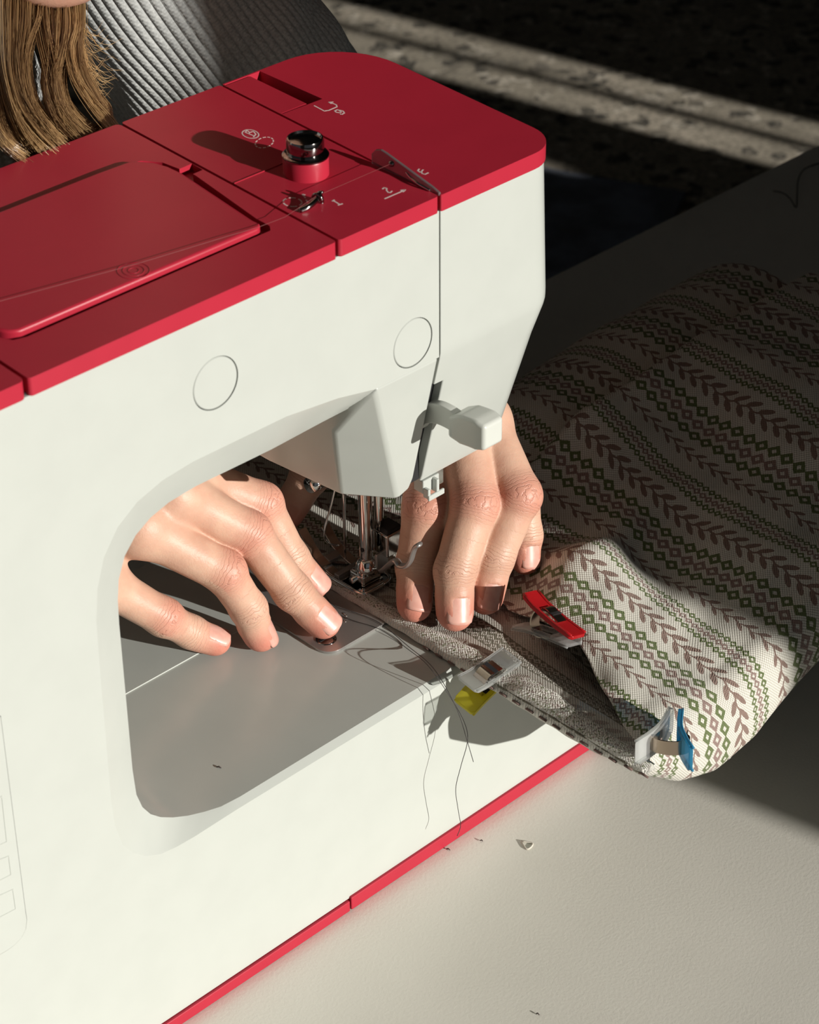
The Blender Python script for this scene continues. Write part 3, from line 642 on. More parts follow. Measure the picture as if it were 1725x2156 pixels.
# ------------------------------------------------------------------ organic surfaces: distance fields and surface nets
class Field:
    def __init__(s, lo, hi, h):
        s.lo = np.array(lo, float); s.h = h; s.n = np.ceil((np.array(hi)-s.lo)/h).astype(int)+1
        s.ax = [np.float32(s.lo[i])+np.float32(h)*np.arange(s.n[i], dtype=np.float32) for i in range(3)]
        s.F = np.full(s.n, 1e3, np.float32)
    def sub(s, lo, hi):
        a = np.maximum(((np.array(lo)-s.lo)/s.h).astype(int), 0); b = np.minimum(((np.array(hi)-s.lo)/s.h).astype(int)+2, s.n)
        return tuple(slice(i, j) for i, j in zip(a, b))
    def xyz(s, sl): return np.meshgrid(*[s.ax[i][sl[i]] for i in range(3)], indexing='ij', sparse=True)
def cone(P, a, b, ra, rb):
    a = np.asarray(a, np.float32); d = np.asarray(b, np.float32)-a; L2 = float(d@d)+1e-6
    x, y, z = P[0]-a[0], P[1]-a[1], P[2]-a[2]
    t = np.clip((x*d[0]+y*d[1]+z*d[2])/L2, 0, 1)
    return np.sqrt((x-t*d[0])**2+(y-t*d[1])**2+(z-t*d[2])**2)-(ra+(rb-ra)*t)
def ellip(P, c, R, M=None):
    x, y, z = P[0]-c[0], P[1]-c[1], P[2]-c[2]
    if M is not None:
        x, y, z = (x*M[0][0]+y*M[0][1]+z*M[0][2], x*M[1][0]+y*M[1][1]+z*M[1][2], x*M[2][0]+y*M[2][1]+z*M[2][2])
    k = np.sqrt((x/R[0])**2+(y/R[1])**2+(z/R[2])**2)
    return (k-1)*min(R)
def smin(a, b, k):
    h = np.clip(0.5+0.5*(b-a)/k, 0, 1); return b+(a-b)*h-k*h*(1-h)
def surface_nets(fld):
    F = fld.F; s = F < 0; n = np.array(F.shape)
    c = np.zeros(n-1, np.int8)
    for i in (0, 1):
        for j in (0, 1):
            for k in (0, 1): c += s[i:n[0]-1+i, j:n[1]-1+j, k:n[2]-1+k]
    I = np.argwhere((c > 0) & (c < 8)); idx = np.full(n-1, -1, np.int32); idx[tuple(I.T)] = np.arange(len(I))
    acc = np.zeros((len(I), 3)); cnt = np.zeros(len(I))
    cor = [(i, j, k) for i in (0, 1) for j in (0, 1) for k in (0, 1)]
    for a in cor:
        for ax in range(3):
            if a[ax]: continue
            b = list(a); b[ax] = 1
            fa = F[tuple((I+a).T)]; fb = F[tuple((I+b).T)]; m = (fa < 0) != (fb < 0)
            t = np.where(m, fa/(fa-fb+1e-20), 0); p = np.array(a, float)[None]+t[:, None]*(np.array(b)-np.array(a))[None]
            acc[m] += p[m]; cnt[m] += 1
    V = (I+acc/cnt[:, None])*fld.h+fld.lo
    Q = []
    for ax in range(3):
        sh = [slice(None)]*3; sh2 = [slice(None)]*3; sh[ax] = slice(0, -1); sh2[ax] = slice(1, None)
        d = s[tuple(sh)] != s[tuple(sh2)]; E = np.argwhere(d); o1, o2 = [(1, 2), (2, 0), (0, 1)][ax]
        ok = (E[:, o1] > 0) & (E[:, o2] > 0) & (E[:, o1] < n[o1]-1) & (E[:, o2] < n[o2]-1); E = E[ok]
        inside = s[tuple(E.T)]
        def g(d1, d2):
            q = E.copy(); q[:, o1] -= d1; q[:, o2] -= d2; return idx[tuple(q.T)]
        q = np.stack([g(1, 1), g(0, 1), g(0, 0), g(1, 0)], 1); q[~inside] = q[~inside][:, ::-1]; Q.append(q)
    return V, np.vstack(Q)

# ------------------------------------------------------------------ hands
def unit(v): v = np.asarray(v, float); return v/np.linalg.norm(v)
HANDS = {
 'right': dict(fat=1.05, lo=(-80, 38, 80), hi=(60, 170, 180), wrist=(-46, 152, 150), wr=(19, 22), fingers=dict(
   index=([(44.2, 63.6, 93.6), (38.4, 69.5, 105), (33.5, 79, 127.5), (12, 90, 143)], [5.6, 6.5, 7.4, 8.6], (0.20, -0.78, 0.58)),
   middle=([(34.3, 47.2, 89.4), (27.2, 56.0, 102.5), (19.3, 69.8, 125.5), (-3, 84, 146)], [5.9, 6.7, 7.7, 9.0], (-0.05, -0.78, 0.61)),
   ring=([(13.8, 59.0, 87.6), (9.8, 60.8, 101.2), (3.6, 65.8, 118.2), (-19, 84, 140)], [5.5, 6.3, 7.3, 8.6], (0.55, -0.68, 0.44)),
   little=([(0.6, 68.8, 87.2), (-7.6, 73.2, 93.2), (-17.0, 76.5, 103), (-36, 88, 124)], [5.0, 5.6, 6.5, 7.6], (0.50, -0.68, 0.46))),
   thumb=None),
 'left': dict(fat=1.12, lo=(48, -2, 80), hi=(150, 150, 205), wrist=(105, 128, 174), wr=(20, 23), fingers=dict(
   index=([(63.6, 29.2, 91.4), (72.8, 37.6, 100.8), (81.6, 40.6, 121), (96.5, 53, 138)], [5.7, 6.8, 8.3, 8.8], (-0.30, -0.84, 0.55)),
   middle=([(69.8, 14.2, 92.2), (75.4, 20.0, 105.5), (90.0, 24.4, 126.2), (104.5, 45, 147)], [6.0, 6.8, 7.8, 9.0], (-0.30, -0.84, 0.55)),
   ring=([(84.6, 12.8, 92.6), (92.0, 15.8, 105.8), (106.0, 17.0, 126.0), (113.5, 43, 144)], [5.8, 6.6, 7.5, 8.6], (-0.30, -0.84, 0.55)),
   little=([(109.8, 16.4, 95.4), (112.6, 19.4, 104), (116.0, 25.0, 119), (120.5, 47, 133)], [5.0, 5.6, 6.4, 7.6], (-0.05, -0.82, 0.57))),
   thumb=([(61.5, 97.5, 101), (72, 94.5, 116), (92, 92, 138), (104, 96, 158)], [6.3, 7.6, 8.6, 11], (-0.2, -0.6, 0.75)))}
def build_hand(H, h=0.62):
    fld = Field(H['lo'], H['hi'], h); full = tuple(slice(0, k) for k in fld.n); P = fld.xyz(full)
    w = np.array(H['wrist'], float); fs = H['fingers']; names = list(fs)
    mcp = [np.array(fs[k][0][3], float) for k in names]
    palm = None
    dors = unit(np.cross(mcp[0]-mcp[3], w-(mcp[1]+mcp[2])/2)); dors = dors if dors[2] > 0 else -dors
    H['dors'] = dors; across = unit(mcp[0]-mcp[3])
    for i, (k, r) in enumerate(zip(names, (9.5, 9.8, 9.4, 8.6))):
        wp = w+across*(12-8*i); a = mcp[i]-dors*2.0
        d = cone(P, a, wp-dors*3, r, 14); palm = d if palm is None else smin(palm, d, 7)
        d = cone(P, mcp[i]-dors*7+(w-mcp[i])*0.12, wp-dors*9, 8, 13); palm = smin(palm, d, 8)
    palm = smin(palm, cone(P, w-dors*4, w-dors*4+(w-(mcp[1]+mcp[2])/2)*0.5, 20, 22), 10)
    fld.F[...] = palm
    sc = H['fat']; fs = {k: (v[0], [q*sc for q in v[1]], v[2]) for k, v in fs.items()}
    chains = [(k, fs[k]) for k in names]+([('thumb', H['thumb'])] if H['thumb'] else [])
    for k, (J, r, dd) in chains:
        J = np.array(J, float); R = max(r)+9
        sl = fld.sub(J.min(0)-R, J.max(0)+R); Q = fld.xyz(sl); g = None
        up = [None]*4
        for i in range(3):
            d = cone(Q, J[i], J[i+1], r[i], r[i+1]*0.97); g = d if g is None else smin(g, d, 2.6)
        ax = unit(J[1]-J[0]); n = unit(np.array(dd)-ax*(ax@np.array(dd)))
        g = smin(g, cone(Q, J[0]-n*0.9+ax*1.5, J[0]-n*1.2+ax*6.5, r[0]*0.95, r[0]*1.0), 2.0)         # finger pad
        ax2 = unit(J[2]-J[1]); n2 = unit(n-ax2*(ax2@n))
        g = smin(g, cone(Q, J[2]+n2*1.0, J[2]+n2*0.9+unit(J[3]-J[2])*3.0, r[2]*0.92, r[2]*0.88), 2.4)   # knuckle
        g = smin(g, cone(Q, J[1]+n*0.5, J[1]+n*0.4+ax2*2, r[1]*0.94, r[1]*0.9), 2.0)
        if k != 'thumb': g = smin(g, cone(Q, J[3]+dors*1.6, J[3]+dors*0.5+(w-J[3])*0.15, r[3]*0.9, 7.5), 5)
        # nail bed: shave a shallow facet on the back of the tip
        cN = J[0]+ax*2.2+n*(r[0]+7.6)
        plane = (Q[0]-cN[0])*n[0]+(Q[1]-cN[1])*n[1]+(Q[2]-cN[2])*n[2]+8.4
        al = (Q[0]-J[0][0])*ax[0]+(Q[1]-J[0][1])*ax[1]+(Q[2]-J[0][2])*ax[2]
        g = np.where(al < 6.0, np.maximum(g, plane), g)
        fld.F[sl] = smin(fld.F[sl], smin(palm[sl], g, 6.5 if k != 'thumb' else 9), 1.3)
    V, Q = surface_nets(fld)
    # per-vertex skin data: redness near tips and knuckles, crease coordinate across the joints
    red = np.zeros(len(V)); cr = np.full(len(V), 50.0); best = np.full(len(V), 1e9)
    for k, (J, r, dd) in chains:
        J = np.array(J, float); ax = unit(J[1]-J[0]); n = unit(np.array(dd)-ax*(ax@np.array(dd)))
        for i in range(3):
            a, b = J[i], J[i+1]; d = b-a; L = np.linalg.norm(d); t = np.clip(((V-a)@d)/L**2, 0, 1); q = V-(a+t[:, None]*d); dist = np.linalg.norm(q, axis=1)-(r[i]+(r[i+1]-r[i])*t)
            m = dist < best; best = np.where(m, dist, best)
            s = t*L
            if i == 0: rr = np.clip(1-(s+2)/13, 0, 1); c_ = s-L
            elif i == 1: rr = 0.50*np.exp(-((L-s)/6)**2)*(q@n > 0); c_ = np.where(s < L/2, s, s-L)
            else: rr = 0.50*np.exp(-(s/6)**2)*(q@n > 0); c_ = np.where(s < L/2, s, 50)
            red = np.where(m, rr, red); cr = np.where(m, c_*np.where(q@n > -2, 1, 0)+np.where(q@n > -2, 0, 50), cr)
    return V, Q, red, cr, chains
def nail_vf(J, r, dd, L=9.2, half=54):
    J = np.array(J, float); ax = unit(J[1]-J[0]); n = unit(np.array(dd)-ax*(ax@np.array(dd))); b = np.cross(ax, n)
    nu, nv = 11, 9; v = []
    for lay, off in ((0, 0.42), (1, -0.35)):
        for i in range(nu):
            s = i/(nu-1); al = 7.2-s*(L+1.6)*1.0                # from cuticle to free edge
            wf = math.sqrt(max(0.0, 1-((0.5-s)*1.86)**3.2)) if s < 0.5 else 1.0-0.10*max(0, (s-0.85)/0.15)**2
            cu = 0.0 if s > 0.15 else (0.15-s)*3
            for j in range(nv):
                t = (j/(nv-1))*2-1; ang = math.radians(half)*t*wf
                rr = r[0]*0.93
                edge = -1.1*(t*t) if s > 0.8 else 0
                p = J[0]+ax*(al+(1.1*t*t if s < 0.25 else 0)+(0.9*t*t if s > 0.75 else 0)*1.0)+b*(rr*math.sin(ang))+n*((rr*math.cos(ang)-rr)*0.72+rr-0.15+off-0.05*max(0, -al))
                v.append(tuple(p))
    f = []
    N = nu*nv
    for i in range(nu-1):
        for j in range(nv-1):
            a = i*nv+j; f.append((a, a+1, a+nv+1, a+nv)); f.append((N+a+nv, N+a+nv+1, N+a+1, N+a))
    rim = [j for j in range(nv)]+[i*nv+nv-1 for i in range(1, nu)]+[(nu-1)*nv+j for j in range(nv-2, -1, -1)]+[i*nv for i in range(nu-2, 0, -1)]
    for i in range(len(rim)):
        a, c = rim[i], rim[(i+1) % len(rim)]; f.append((a, c, c+N, a+N))
    return v, f

m, nt, b = new_mat('skin'); setp(b, rough=0.46, spec=0.38, sss=0.18, sscale=0.004)
b.inputs['Subsurface Radius'].default_value = (1.0, 0.35, 0.2)
at = nt.nodes.new('ShaderNodeAttribute'); at.attribute_name = 'red'; rd = S(nt, at.outputs['Fac'])
at2 = nt.nodes.new('ShaderNodeAttribute'); at2.attribute_name = 'crease'; cr_ = S(nt, at2.outputs['Fac'])
blot = noise(nt, 90, 4).ramp(0.35, 0.7)
c1 = mix(nt, blot, (0.60, 0.375, 0.27), (0.54, 0.315, 0.225))
c2 = mix(nt, (rd+(noise(nt, 260, 3)-0.5)*0.25).max(0.0)*0.85, c1, (0.55, 0.165, 0.12))
wob = cr_+(noise(nt, 240, 3)-0.5)*3.2
env = ((wob*wob)*-0.045)._m('EXPONENT')
lines = ((wob*2.3).sin().abs()*-1+1).pw(5.0)*env
nt.links.new(mix(nt, lines*0.35, c2, (0.36, 0.15, 0.11)), b.inputs['Base Color'])
fine = noise(nt, 1500, 3)*0.3+noise(nt, 420, 3)*0.5
bump(nt, b, fine-lines*0.9, 0.42, 0.0006); MAT['skin'] = m
m, nt, b = new_mat('fingernail'); setp(b, rough=0.36, spec=0.45, sss=0.15, sscale=0.002); nt.links.new(mix(nt, noise(nt, 300).ramp(.3, .7), (0.66, 0.37, 0.30), (0.60, 0.31, 0.25)), b.inputs['Base Color']); MAT['nail'] = m

VV, QQ, RR, CC = [], [], [], []; off = 0; NAILS = []
for key in ('right', 'left'):
    V, Q, red, cr, ch = build_hand(HANDS[key]); VV.append(V); QQ.append(Q+off); RR.append(red); CC.append(cr); off += len(V)
    NAILS += [(k, c) for k, c in ch]
# arms (inside the sleeves), neck, head: a coarser field joined into the same body mesh
SL_L = np.array([(114, 140, 176), (150, 176, 150), (166, 196, 165), (146, 206, 208), (127, 226, 250), (100, 262, 318), (60, 300, 360)], float)   # left sleeve axis, cuff to shoulder
SL_R = np.array([(-60, 178, 158), (-110, 225, 150), (-175, 270, 170), (-190, 290, 240), (-180, 300, 320), (-140, 320, 360)], float)
chin = onY(150, 42, 178.0); fwd = unit((-0.25, -0.80, -0.54)); hup = unit(np.array((-0.1, -0.3, 1.0))-fwd*(np.array((-0.1, -0.3, 1.0))@fwd)); hrt = np.cross(fwd, hup)
def HP(f, r, u): return chin+fwd*f+hrt*r+hup*u
fld = Field((-260, 110, 60), (260, 520, 620), 3.4); full = tuple(slice(0, k) for k in fld.n); P = fld.xyz(full); g = None
def add(d, k=8):
    global g
    g = d if g is None else smin(g, d, k)
for A, w in ((SL_L, HANDS['left']['wrist']), (SL_R, HANDS['right']['wrist'])):
    pts = [np.array(w, float)]+list(A); rs = np.linspace(20, 34, len(pts))
    for i in range(len(pts)-1): add(cone(P, pts[i], pts[i+1], rs[i], rs[i+1]))
tors = np.array((-40, 310, 330)); add(cone(P, SL_L[-1]+(-10, 20, -25), SL_R[-1]+(10, 10, -25), 38, 38), 30); add(cone(P, tors, tors+np.array((0, 10, -180)), 80, 80), 40)
add(cone(P, HP(-85, 0, 10), tors, 50, 70), 30)
RM = [hrt, fwd, hup]
add(ellip(P, HP(-88, 0, 115), (74, 94, 88), RM), 20); add(ellip(P, HP(-48, 0, 52), (56, 50, 62), RM), 25); add(ellip(P, HP(-14, 0, 10), (18, 13, 10), RM), 16)
add(cone(P, HP(2, 0, 85), HP(14, 0, 62), 7, 11), 8)                                       # nose
for s_ in (-1, 1):
    add(ellip(P, HP(-86, 73*s_, 80), (8, 17, 28), RM), 6)                                  # ears
    g = -smin(-g, ellip(P, HP(4, 31*s_, 92), (17, 11, 10), RM), 6)                        # eye sockets
    add(ellip(P, HP(-9, 31*s_, 92), (12, 11, 10), RM), 2)
add(ellip(P, HP(-2, 0, 36), (23, 8, 5), RM), 3); add(ellip(P, HP(-3, 0, 27), (19, 8, 5.5), RM), 3)  # lips
fld.F[...] = g
V, Q = surface_nets(fld); VV.append(V); QQ.append(Q+off); RR.append(np.clip(0.28-np.linalg.norm(V-chin, axis=1)/200, 0, 1)); CC.append(np.full(len(V), 50.0))
V = np.vstack(VV); Q = np.vstack(QQ)
me = bpy.data.meshes.new('person'); me.vertices.add(len(V)); me.vertices.foreach_set('co', (V*MM).astype(np.float32).ravel())
me.loops.add(Q.size); me.loops.foreach_set('vertex_index', Q.astype(np.int32).ravel()); me.polygons.add(len(Q))
me.polygons.foreach_set('loop_start', np.arange(0, Q.size, 4, dtype=np.int32)); me.update(); me.validate()
me.polygons.foreach_set('use_smooth', [True]*len(me.polygons))
for nm, arr in (('red', np.concatenate(RR)), ('crease', np.concatenate(CC))):
    a_ = me.attributes.new(nm, 'FLOAT', 'POINT'); a_.data.foreach_set('value', arr.astype(np.float32))
me.materials.append(MAT['skin'])
person = bpy.data.objects.new('person', me); COL.objects.link(person)
tag(person, 'person in a grey ribbed sweater guiding fabric with both hands under the needle', 'person')
sm = person.modifiers.new('smooth', 'SMOOTH'); sm.factor = 0.5; sm.iterations = 3
for k, (J, r, dd) in NAILS:
    if k == 'thumb': continue
    v, f = nail_vf(J, r, dd, 8.6 if k == 'little' else 9.6); fix(mk('fingernail', v, f, MAT['nail'], person, smooth=True))

# ------------------------------------------------------------------ ribbed sweater
m, nt, b = new_mat('grey_knit'); setp(b, rough=0.95, spec=0.1, sheen=0.3)
uvn = nt.nodes.new('ShaderNodeUVMap'); sx_ = nt.nodes.new('ShaderNodeSeparateXYZ'); nt.links.new(uvn.outputs[0], sx_.inputs[0])
U_, V_ = S(nt, sx_.outputs[0]), S(nt, sx_.outputs[1])
st = ((V_*5.5).sin()*0.5+(U_*2.2+(V_*2.6)).sin()*0.5)
fuzz = noise(nt, 800, 4)
nt.links.new(mix(nt, fuzz.ramp(0.3, 0.7), (0.42, 0.43, 0.42), (0.31, 0.32, 0.315)), b.inputs['Base Color'])
bump(nt, b, st*0.35+fuzz*0.9, 0.55, 0.0006); MAT['knit'] = m
def rib_tube(axis, rad, nrib=50, amp=1.3, n=14, squash=1.0):
    ax = spline(axis, n); rad = np.interp(np.linspace(0, 1, len(ax)), np.linspace(0, 1, len(rad)), rad)
    pts, T, Uv, Vv = frames(ax); per = 8; K = nrib*per; a = np.arange(K)*2*math.pi/K
    prof = np.abs(np.sin(np.arange(K)*math.pi/per))**0.55
    lump = 1+0.03*np.sin(a[None]*3+np.arange(len(ax))[:, None]*0.35)+0.015*np.sin(a[None]*7-np.arange(len(ax))[:, None]*0.5)
    R_ = rad[:, None]*lump+amp*prof[None]
    v = pts[:, None]+R_[..., None]*(np.cos(a)[None, :, None]*Uv[:, None]+squash*np.sin(a)[None, :, None]*Vv[:, None])
    arc = np.concatenate([[0], np.cumsum(np.linalg.norm(np.diff(ax, axis=0), axis=1))])
    uv = np.stack([np.broadcast_to(np.arange(K)[None]*0.75, R_.shape), np.broadcast_to(arc[:, None], R_.shape)], -1).reshape(-1, 2)
    f = []
    M_ = len(ax)
    for i in range(M_-1):
        for j in range(K): f.append((i*K+j, i*K+(j+1) % K, (i+1)*K+(j+1) % K, (i+1)*K+j))
    return v.reshape(-1, 3), f, uv
sw = []
v, f, uv = rib_tube(np.vstack([SL_L[:1]+(-4, -8, 0), SL_L]), [28, 36, 42, 44, 46, 48, 56, 60], 88, 1.25, 14); mk('sweater_sleeve', v, f, MAT['knit'], person, smooth=True, uv=uv)
v, f, uv = rib_tube(np.vstack([SL_R[:1]+(4, -8, 0), SL_R]), [28, 34, 42, 46, 50, 56, 60], 50, 1.4, 12); mk('sweater_sleeve', v, f, MAT['knit'], person, smooth=True, uv=uv)
tz = [(-62, 440, -120), (-62, 432, 0), (-61, 380, 90), (-62, 288, 190), (-62, 268, 260), (-58, 276, 310), (-50, 298, 350), (-40, 312, 372)]
v, f, uv = rib_tube(tz, [128, 130, 130, 130, 123, 104, 82, 50], 120, 1.4, 10, 1.0); mk('sweater_body', v, f, MAT['knit'], person, smooth=True, uv=uv)

# ------------------------------------------------------------------ long hair
m, nt, b = new_mat('brown_hair'); setp(b, rough=0.26, spec=1.0)
at = nt.nodes.new('ShaderNodeAttribute'); at.attribute_name = 'tone'; tn_ = S(nt, at.outputs['Fac'])
nt.links.new(mix(nt, tn_, (0.12, 0.055, 0.022), (0.56, 0.36, 0.165)), b.inputs['Base Color']); MAT['hair'] = m
GUIDES = [([(5, -40), (8, 60), (12, 150), (36, 240), (85, 312), (150, 372)], 13, 420), ([(30, -40), (28, 60), (30, 150), (54, 230), (112, 302), (180, 360)], 13, 460),
          ([(55, -40), (54, 40), (46, 120), (58, 200), (108, 276), (185, 345)], 11, 400), ([(80, -40), (76, 30), (58, 85), (50, 140), (68, 220), (122, 292), (200, 345)], 8, 300),
          ([(110, -40), (110, 40), (108, 110), (104, 180), (120, 245), (165, 300)], 10, 400), ([(135, -40), (140, 50), (130, 110), (118, 160), (130, 225), (180, 282), (240, 310)], 11, 460),
          ([(155, -30), (160, 50), (150, 100), (162, 160), (196, 218), (232, 262), (250, 290)], 8, 300), ([(165, -30), (168, 40), (166, 100), (175, 150), (206, 208), (226, 238), (222, 262), (190, 285)], 7, 220),
          ([(-25, 60), (-12, 160), (8, 250), (45, 312), (110, 360)], 14, 380), ([(-40, 100), (-20, 230), (14, 300), (80, 350)], 14, 260), ([(100, -40), (96, 40), (114, 140), (137, 235), (190, 295)], 9, 160)]
V_, F_, tone = [], [], []
rng = np.random.default_rng(3)
def strand(px, Ys, r, tn):
    pts = [onY(x, y, Y) for (x, y), Y in zip(px, Ys)]
    sp = spline(pts, 4); v, f = tube_vf(sp, r*np.concatenate([np.ones(len(sp)-4), np.linspace(1, 0.4, 4)]), 3, False)
    o_ = len(V_); V_.extend(v); F_.extend([tuple(i+o_ for i in q) for q in f]); tone.extend([tn]*len(v))
for gi, (gp, sc, cnt) in enumerate(GUIDES):
    gp = np.array(gp, float); nsub = 9; subs = [(rng.normal(0, sc, 2), rng.uniform(-12, 12), rng.uniform(0.1, 0.9), rng.uniform(0.6, 1.3)) for _ in range(nsub)]
    for s_ in range(cnt):
        so, sy_, st_, sw_ = subs[rng.integers(nsub)]
        k = len(gp); t = np.linspace(0, 1, k)
        jit = so[None, :]*np.array([1, 0.4])*(1-0.5*t[:, None])*sw_+rng.normal(0, 3.4, 2)[None]*np.array([1, .5])+np.stack([np.sin(t*5+rng.uniform(0, 6))*rng.uniform(0, 4), t*rng.normal(0, 9)], 1)
        p = gp+jit
        Y = np.interp(p[:, 1], (-60, 0, 150, 300, 380), (205, 190, 150, 113, 109))+0.5*sy_+rng.normal(0, 2)
        strand(p, Y, rng.uniform(0.06, 0.12), float(np.clip(st_+rng.normal(0, 0.22), 0, 1)))
for _ in range(90):                                   # loose single hairs
    x0, y0 = rng.uniform(150, 175), rng.uniform(10, 140); dx, dy = rng.uniform(20, 90), rng.uniform(40, 150)
    p = [(x0, y0), (x0+dx*0.25, y0+dy*0.45), (x0+dx*0.65, y0+dy*0.8), (x0+dx, y0+dy+rng.uniform(-40, 10))]
    strand(p, [np.interp(q[1], (-60, 0, 150, 300), (200, 188, 152, 120)) for q in p], 0.08, rng.uniform(0.4, 1))
hr = mk('hair', V_, F_, MAT['hair'], person, smooth=True); hr['kind'] = 'stuff'
a_ = hr.data.attributes.new('tone', 'FLOAT', 'POINT'); a_.data.foreach_set('value', np.array(tone, np.float32))
# scalp hair around the head (above the picture)
Vs, Fs = [], []
for k in range(16):
    for j in range(24):
        th = math.pi*0.62*k/15; ph = 2*math.pi*j/24
        p = HP(-92, 0, 118)+hrt*(80*math.sin(th)*math.cos(ph))+fwd*(99*math.sin(th)*math.sin(ph)-8)+hup*(93*math.cos(th)+1)
        Vs.append(tuple(p))
for k in range(15):
    for j in range(24):
        a, c = k*24+j, k*24+(j+1) % 24; Fs.append((a, c, c+24, a+24))
sc_ = mk('scalp_hair', Vs, Fs, MAT['hair'], person, smooth=True)
# ------------------------------------------------------------------ sewing clips
def clear_mat(name, col, see, rough=0.08):
    """thin moulded plastic: light passes straight through, tinted, with a glossy skin"""
    m, nt, b = new_mat(name); setp(b, color=col, rough=rough, spec=0.6)
    body = tuple(c*(0.75 if min(col) > 0.5 else 1.0) for c in col)
    nt.links.new(mix(nt, noise(nt, 150).ramp(.3, .7), body, tuple(c*0.93 for c in body)), b.inputs['Base Color'])
    t = nt.nodes.new('ShaderNodeBsdfTransparent'); t.inputs[0].default_value = tuple(col)+(1,)
    tr = nt.nodes.new('ShaderNodeBsdfTranslucent'); tr.inputs[0].default_value = tuple(body)+(1,)
    m0 = nt.nodes.new('ShaderNodeMixShader'); m0.inputs[0].default_value = 0.4; nt.links.new(b.outputs[0], m0.inputs[1]); nt.links.new(tr.outputs[0], m0.inputs[2])
    fr = nt.nodes.new('ShaderNodeFresnel'); fr.inputs[0].default_value = 1.46
    fac = (S(nt, fr.outputs[0])*-1+1)*see
    mx = nt.nodes.new('ShaderNodeMixShader'); nt.links.new(fac.k, mx.inputs[0]); nt.links.new(m0.outputs[0], mx.inputs[1]); nt.links.new(t.outputs[0], mx.inputs[2])
    nt.links.new(mx.outputs[0], nt.nodes['Material Output'].inputs['Surface']); return m
MAT['clear'] = clear_mat('clear_plastic', (0.90, 0.91, 0.90), 0.84)
MAT['yellow'] = clear_mat('yellow_plastic', (0.80, 0.74, 0.06), 0.45, 0.12)
MAT['clip_red'] = clear_mat('clip_red_plastic', (0.60, 0.02, 0.025), 0.15, 0.15)
MAT['blue'] = clear_mat('blue_plastic', (0.12, 0.48, 0.68), 0.5, 0.1)
MAT['spring'] = plain('spring_steel', (0.55, 0.45, 0.36), 0.22, metal=1.0)
MAT['spring_dark'] = plain('spring_steel_dark', (0.05, 0.05, 0.055), 0.25, metal=0.6)
def jaw(name, prof, sign, mat, parent):
    """flat jaw with a window; prof = [(x, z)]"""
    px = [p[0] for p in prof]; pz = [p[1] for p in prof]
    zf = lambda x: sign*float(np.interp(x, px, pz))
    L0, L1, w = prof[0][0], prof[-1][0], 5.0
    bm = bmesh.new()
    xs = list(np.linspace(L0+1.2, L1-1.2, 12))
    outl = [(L0, -w+1.2), (L0+1.2, -w)]+[(x, -w) for x in xs[1:-1]]+[(L1-1.2, -w), (L1, -w+1.2), (L1, w-1.2), (L1-1.2, w)]+[(x, w) for x in reversed(xs[1:-1])]+[(L0+1.2, w), (L0, w-1.2)]
    hx = np.linspace(-4.5, 3.0, 6); hole = [(x, -3.0) for x in hx]+[(x, 3.0) for x in reversed(hx)]
    loops = []; et = [[], []]
    for pts in (outl, hole):
        pr = []
        for k, dz in enumerate((0, 1.5*sign)):
            vs_ = [bm.verts.new((x*MM, y*MM, (zf(x)+dz)*MM)) for x, y in pts]; pr.append(vs_)
            et[k] += [bm.edges.new((vs_[i], vs_[(i+1) % len(vs_)])) for i in range(len(vs_))]
        loops.append(pr)
    for k in (0, 1): bmesh.ops.triangle_fill(bm, use_beauty=True, use_dissolve=False, edges=et[k])
    for a, b_ in loops:
        for i in range(len(a)): bm.faces.new((a[i], a[(i+1) % len(a)], b_[(i+1) % len(a)], b_[i]))
    o = from_bm(name, bm, mat, parent); bevel(o, 0.35, 2, 40)
    # raised rim on both long sides
    return o
def clip(label, origin, xd, zd, mat_up, mat_low, flare=6.0):
    xd = unit(xd); zd = unit(np.array(zd)-xd*(xd@np.array(zd))); yd = np.cross(zd, xd)
    root = empty('sewing_clip', label, 'clip', 'small plastic sewing clips on the fabric')
    root.matrix_world = Matrix([[xd[i], yd[i], zd[i], origin[i]*MM] for i in range(3)]+[[0, 0, 0, 1]])
    up = [(-13, flare), (-7, flare*0.62), (0, 2.3), (5, 1.5), (12.5, 0.75)]; lo_ = [(-13, flare), (-7, flare*0.62), (0, 2.3), (5, 1.5), (12.5, 0.75)]
    a = jaw('clip_jaw', up, 1, mat_up, root); c = jaw('clip_jaw', lo_, -1, mat_low, root)
    for s_, par, m_ in ((1, a, mat_up), (-1, c, mat_low)):
        for y in (-4.5, 4.5):
            p = [(x, y, s_*(np.interp(x, [q[0] for q in up], [q[1] for q in up])+1.6)) for x in np.linspace(-12.5, 12, 10)]
            tube('jaw_rim', p, 0.5, m_, par, 6)
    path = spline([(4.0, 0, 3.4), (0.5, 0, 4.5), (-3, 0, flare*0.6+2.0), (-6.2, 0, flare*0.45+0.6), (-7.2, 0, 0), (-6.2, 0, -flare*0.45-0.6), (-3, 0, -flare*0.6-2.0), (0.5, 0, -4.5), (4.0, 0, -3.4)], 4)
    pts, T, U, V = frames(path); rings = []
    for p, t in zip(path, T):
        n_ = np.cross(t, (0, 1, 0)); rings.append([tuple(p+np.array((0, -2.7, 0))-n_*0.25), tuple(p+np.array((0, 2.7, 0))-n_*0.25), tuple(p+np.array((0, 2.7, 0))+n_*0.25), tuple(p+np.array((0, -2.7, 0))+n_*0.25)])
    sp = fix(mk('clip_spring', *loft(rings), MAT['spring'], root)); auto_smooth(sp)
    box('spring_cover', -4.2, 1.2, -2.9, 2.9, flare*0.33+2.9, flare*0.33+3.2, MAT['spring_dark'], sp, 0); box('spring_cover', -4.2, 1.2, -2.9, 2.9, -flare*0.33-3.2, -flare*0.33-2.9, MAT['spring_dark'], sp, 0)
    return root
oy = onZ(1028, 1414, 84.5)
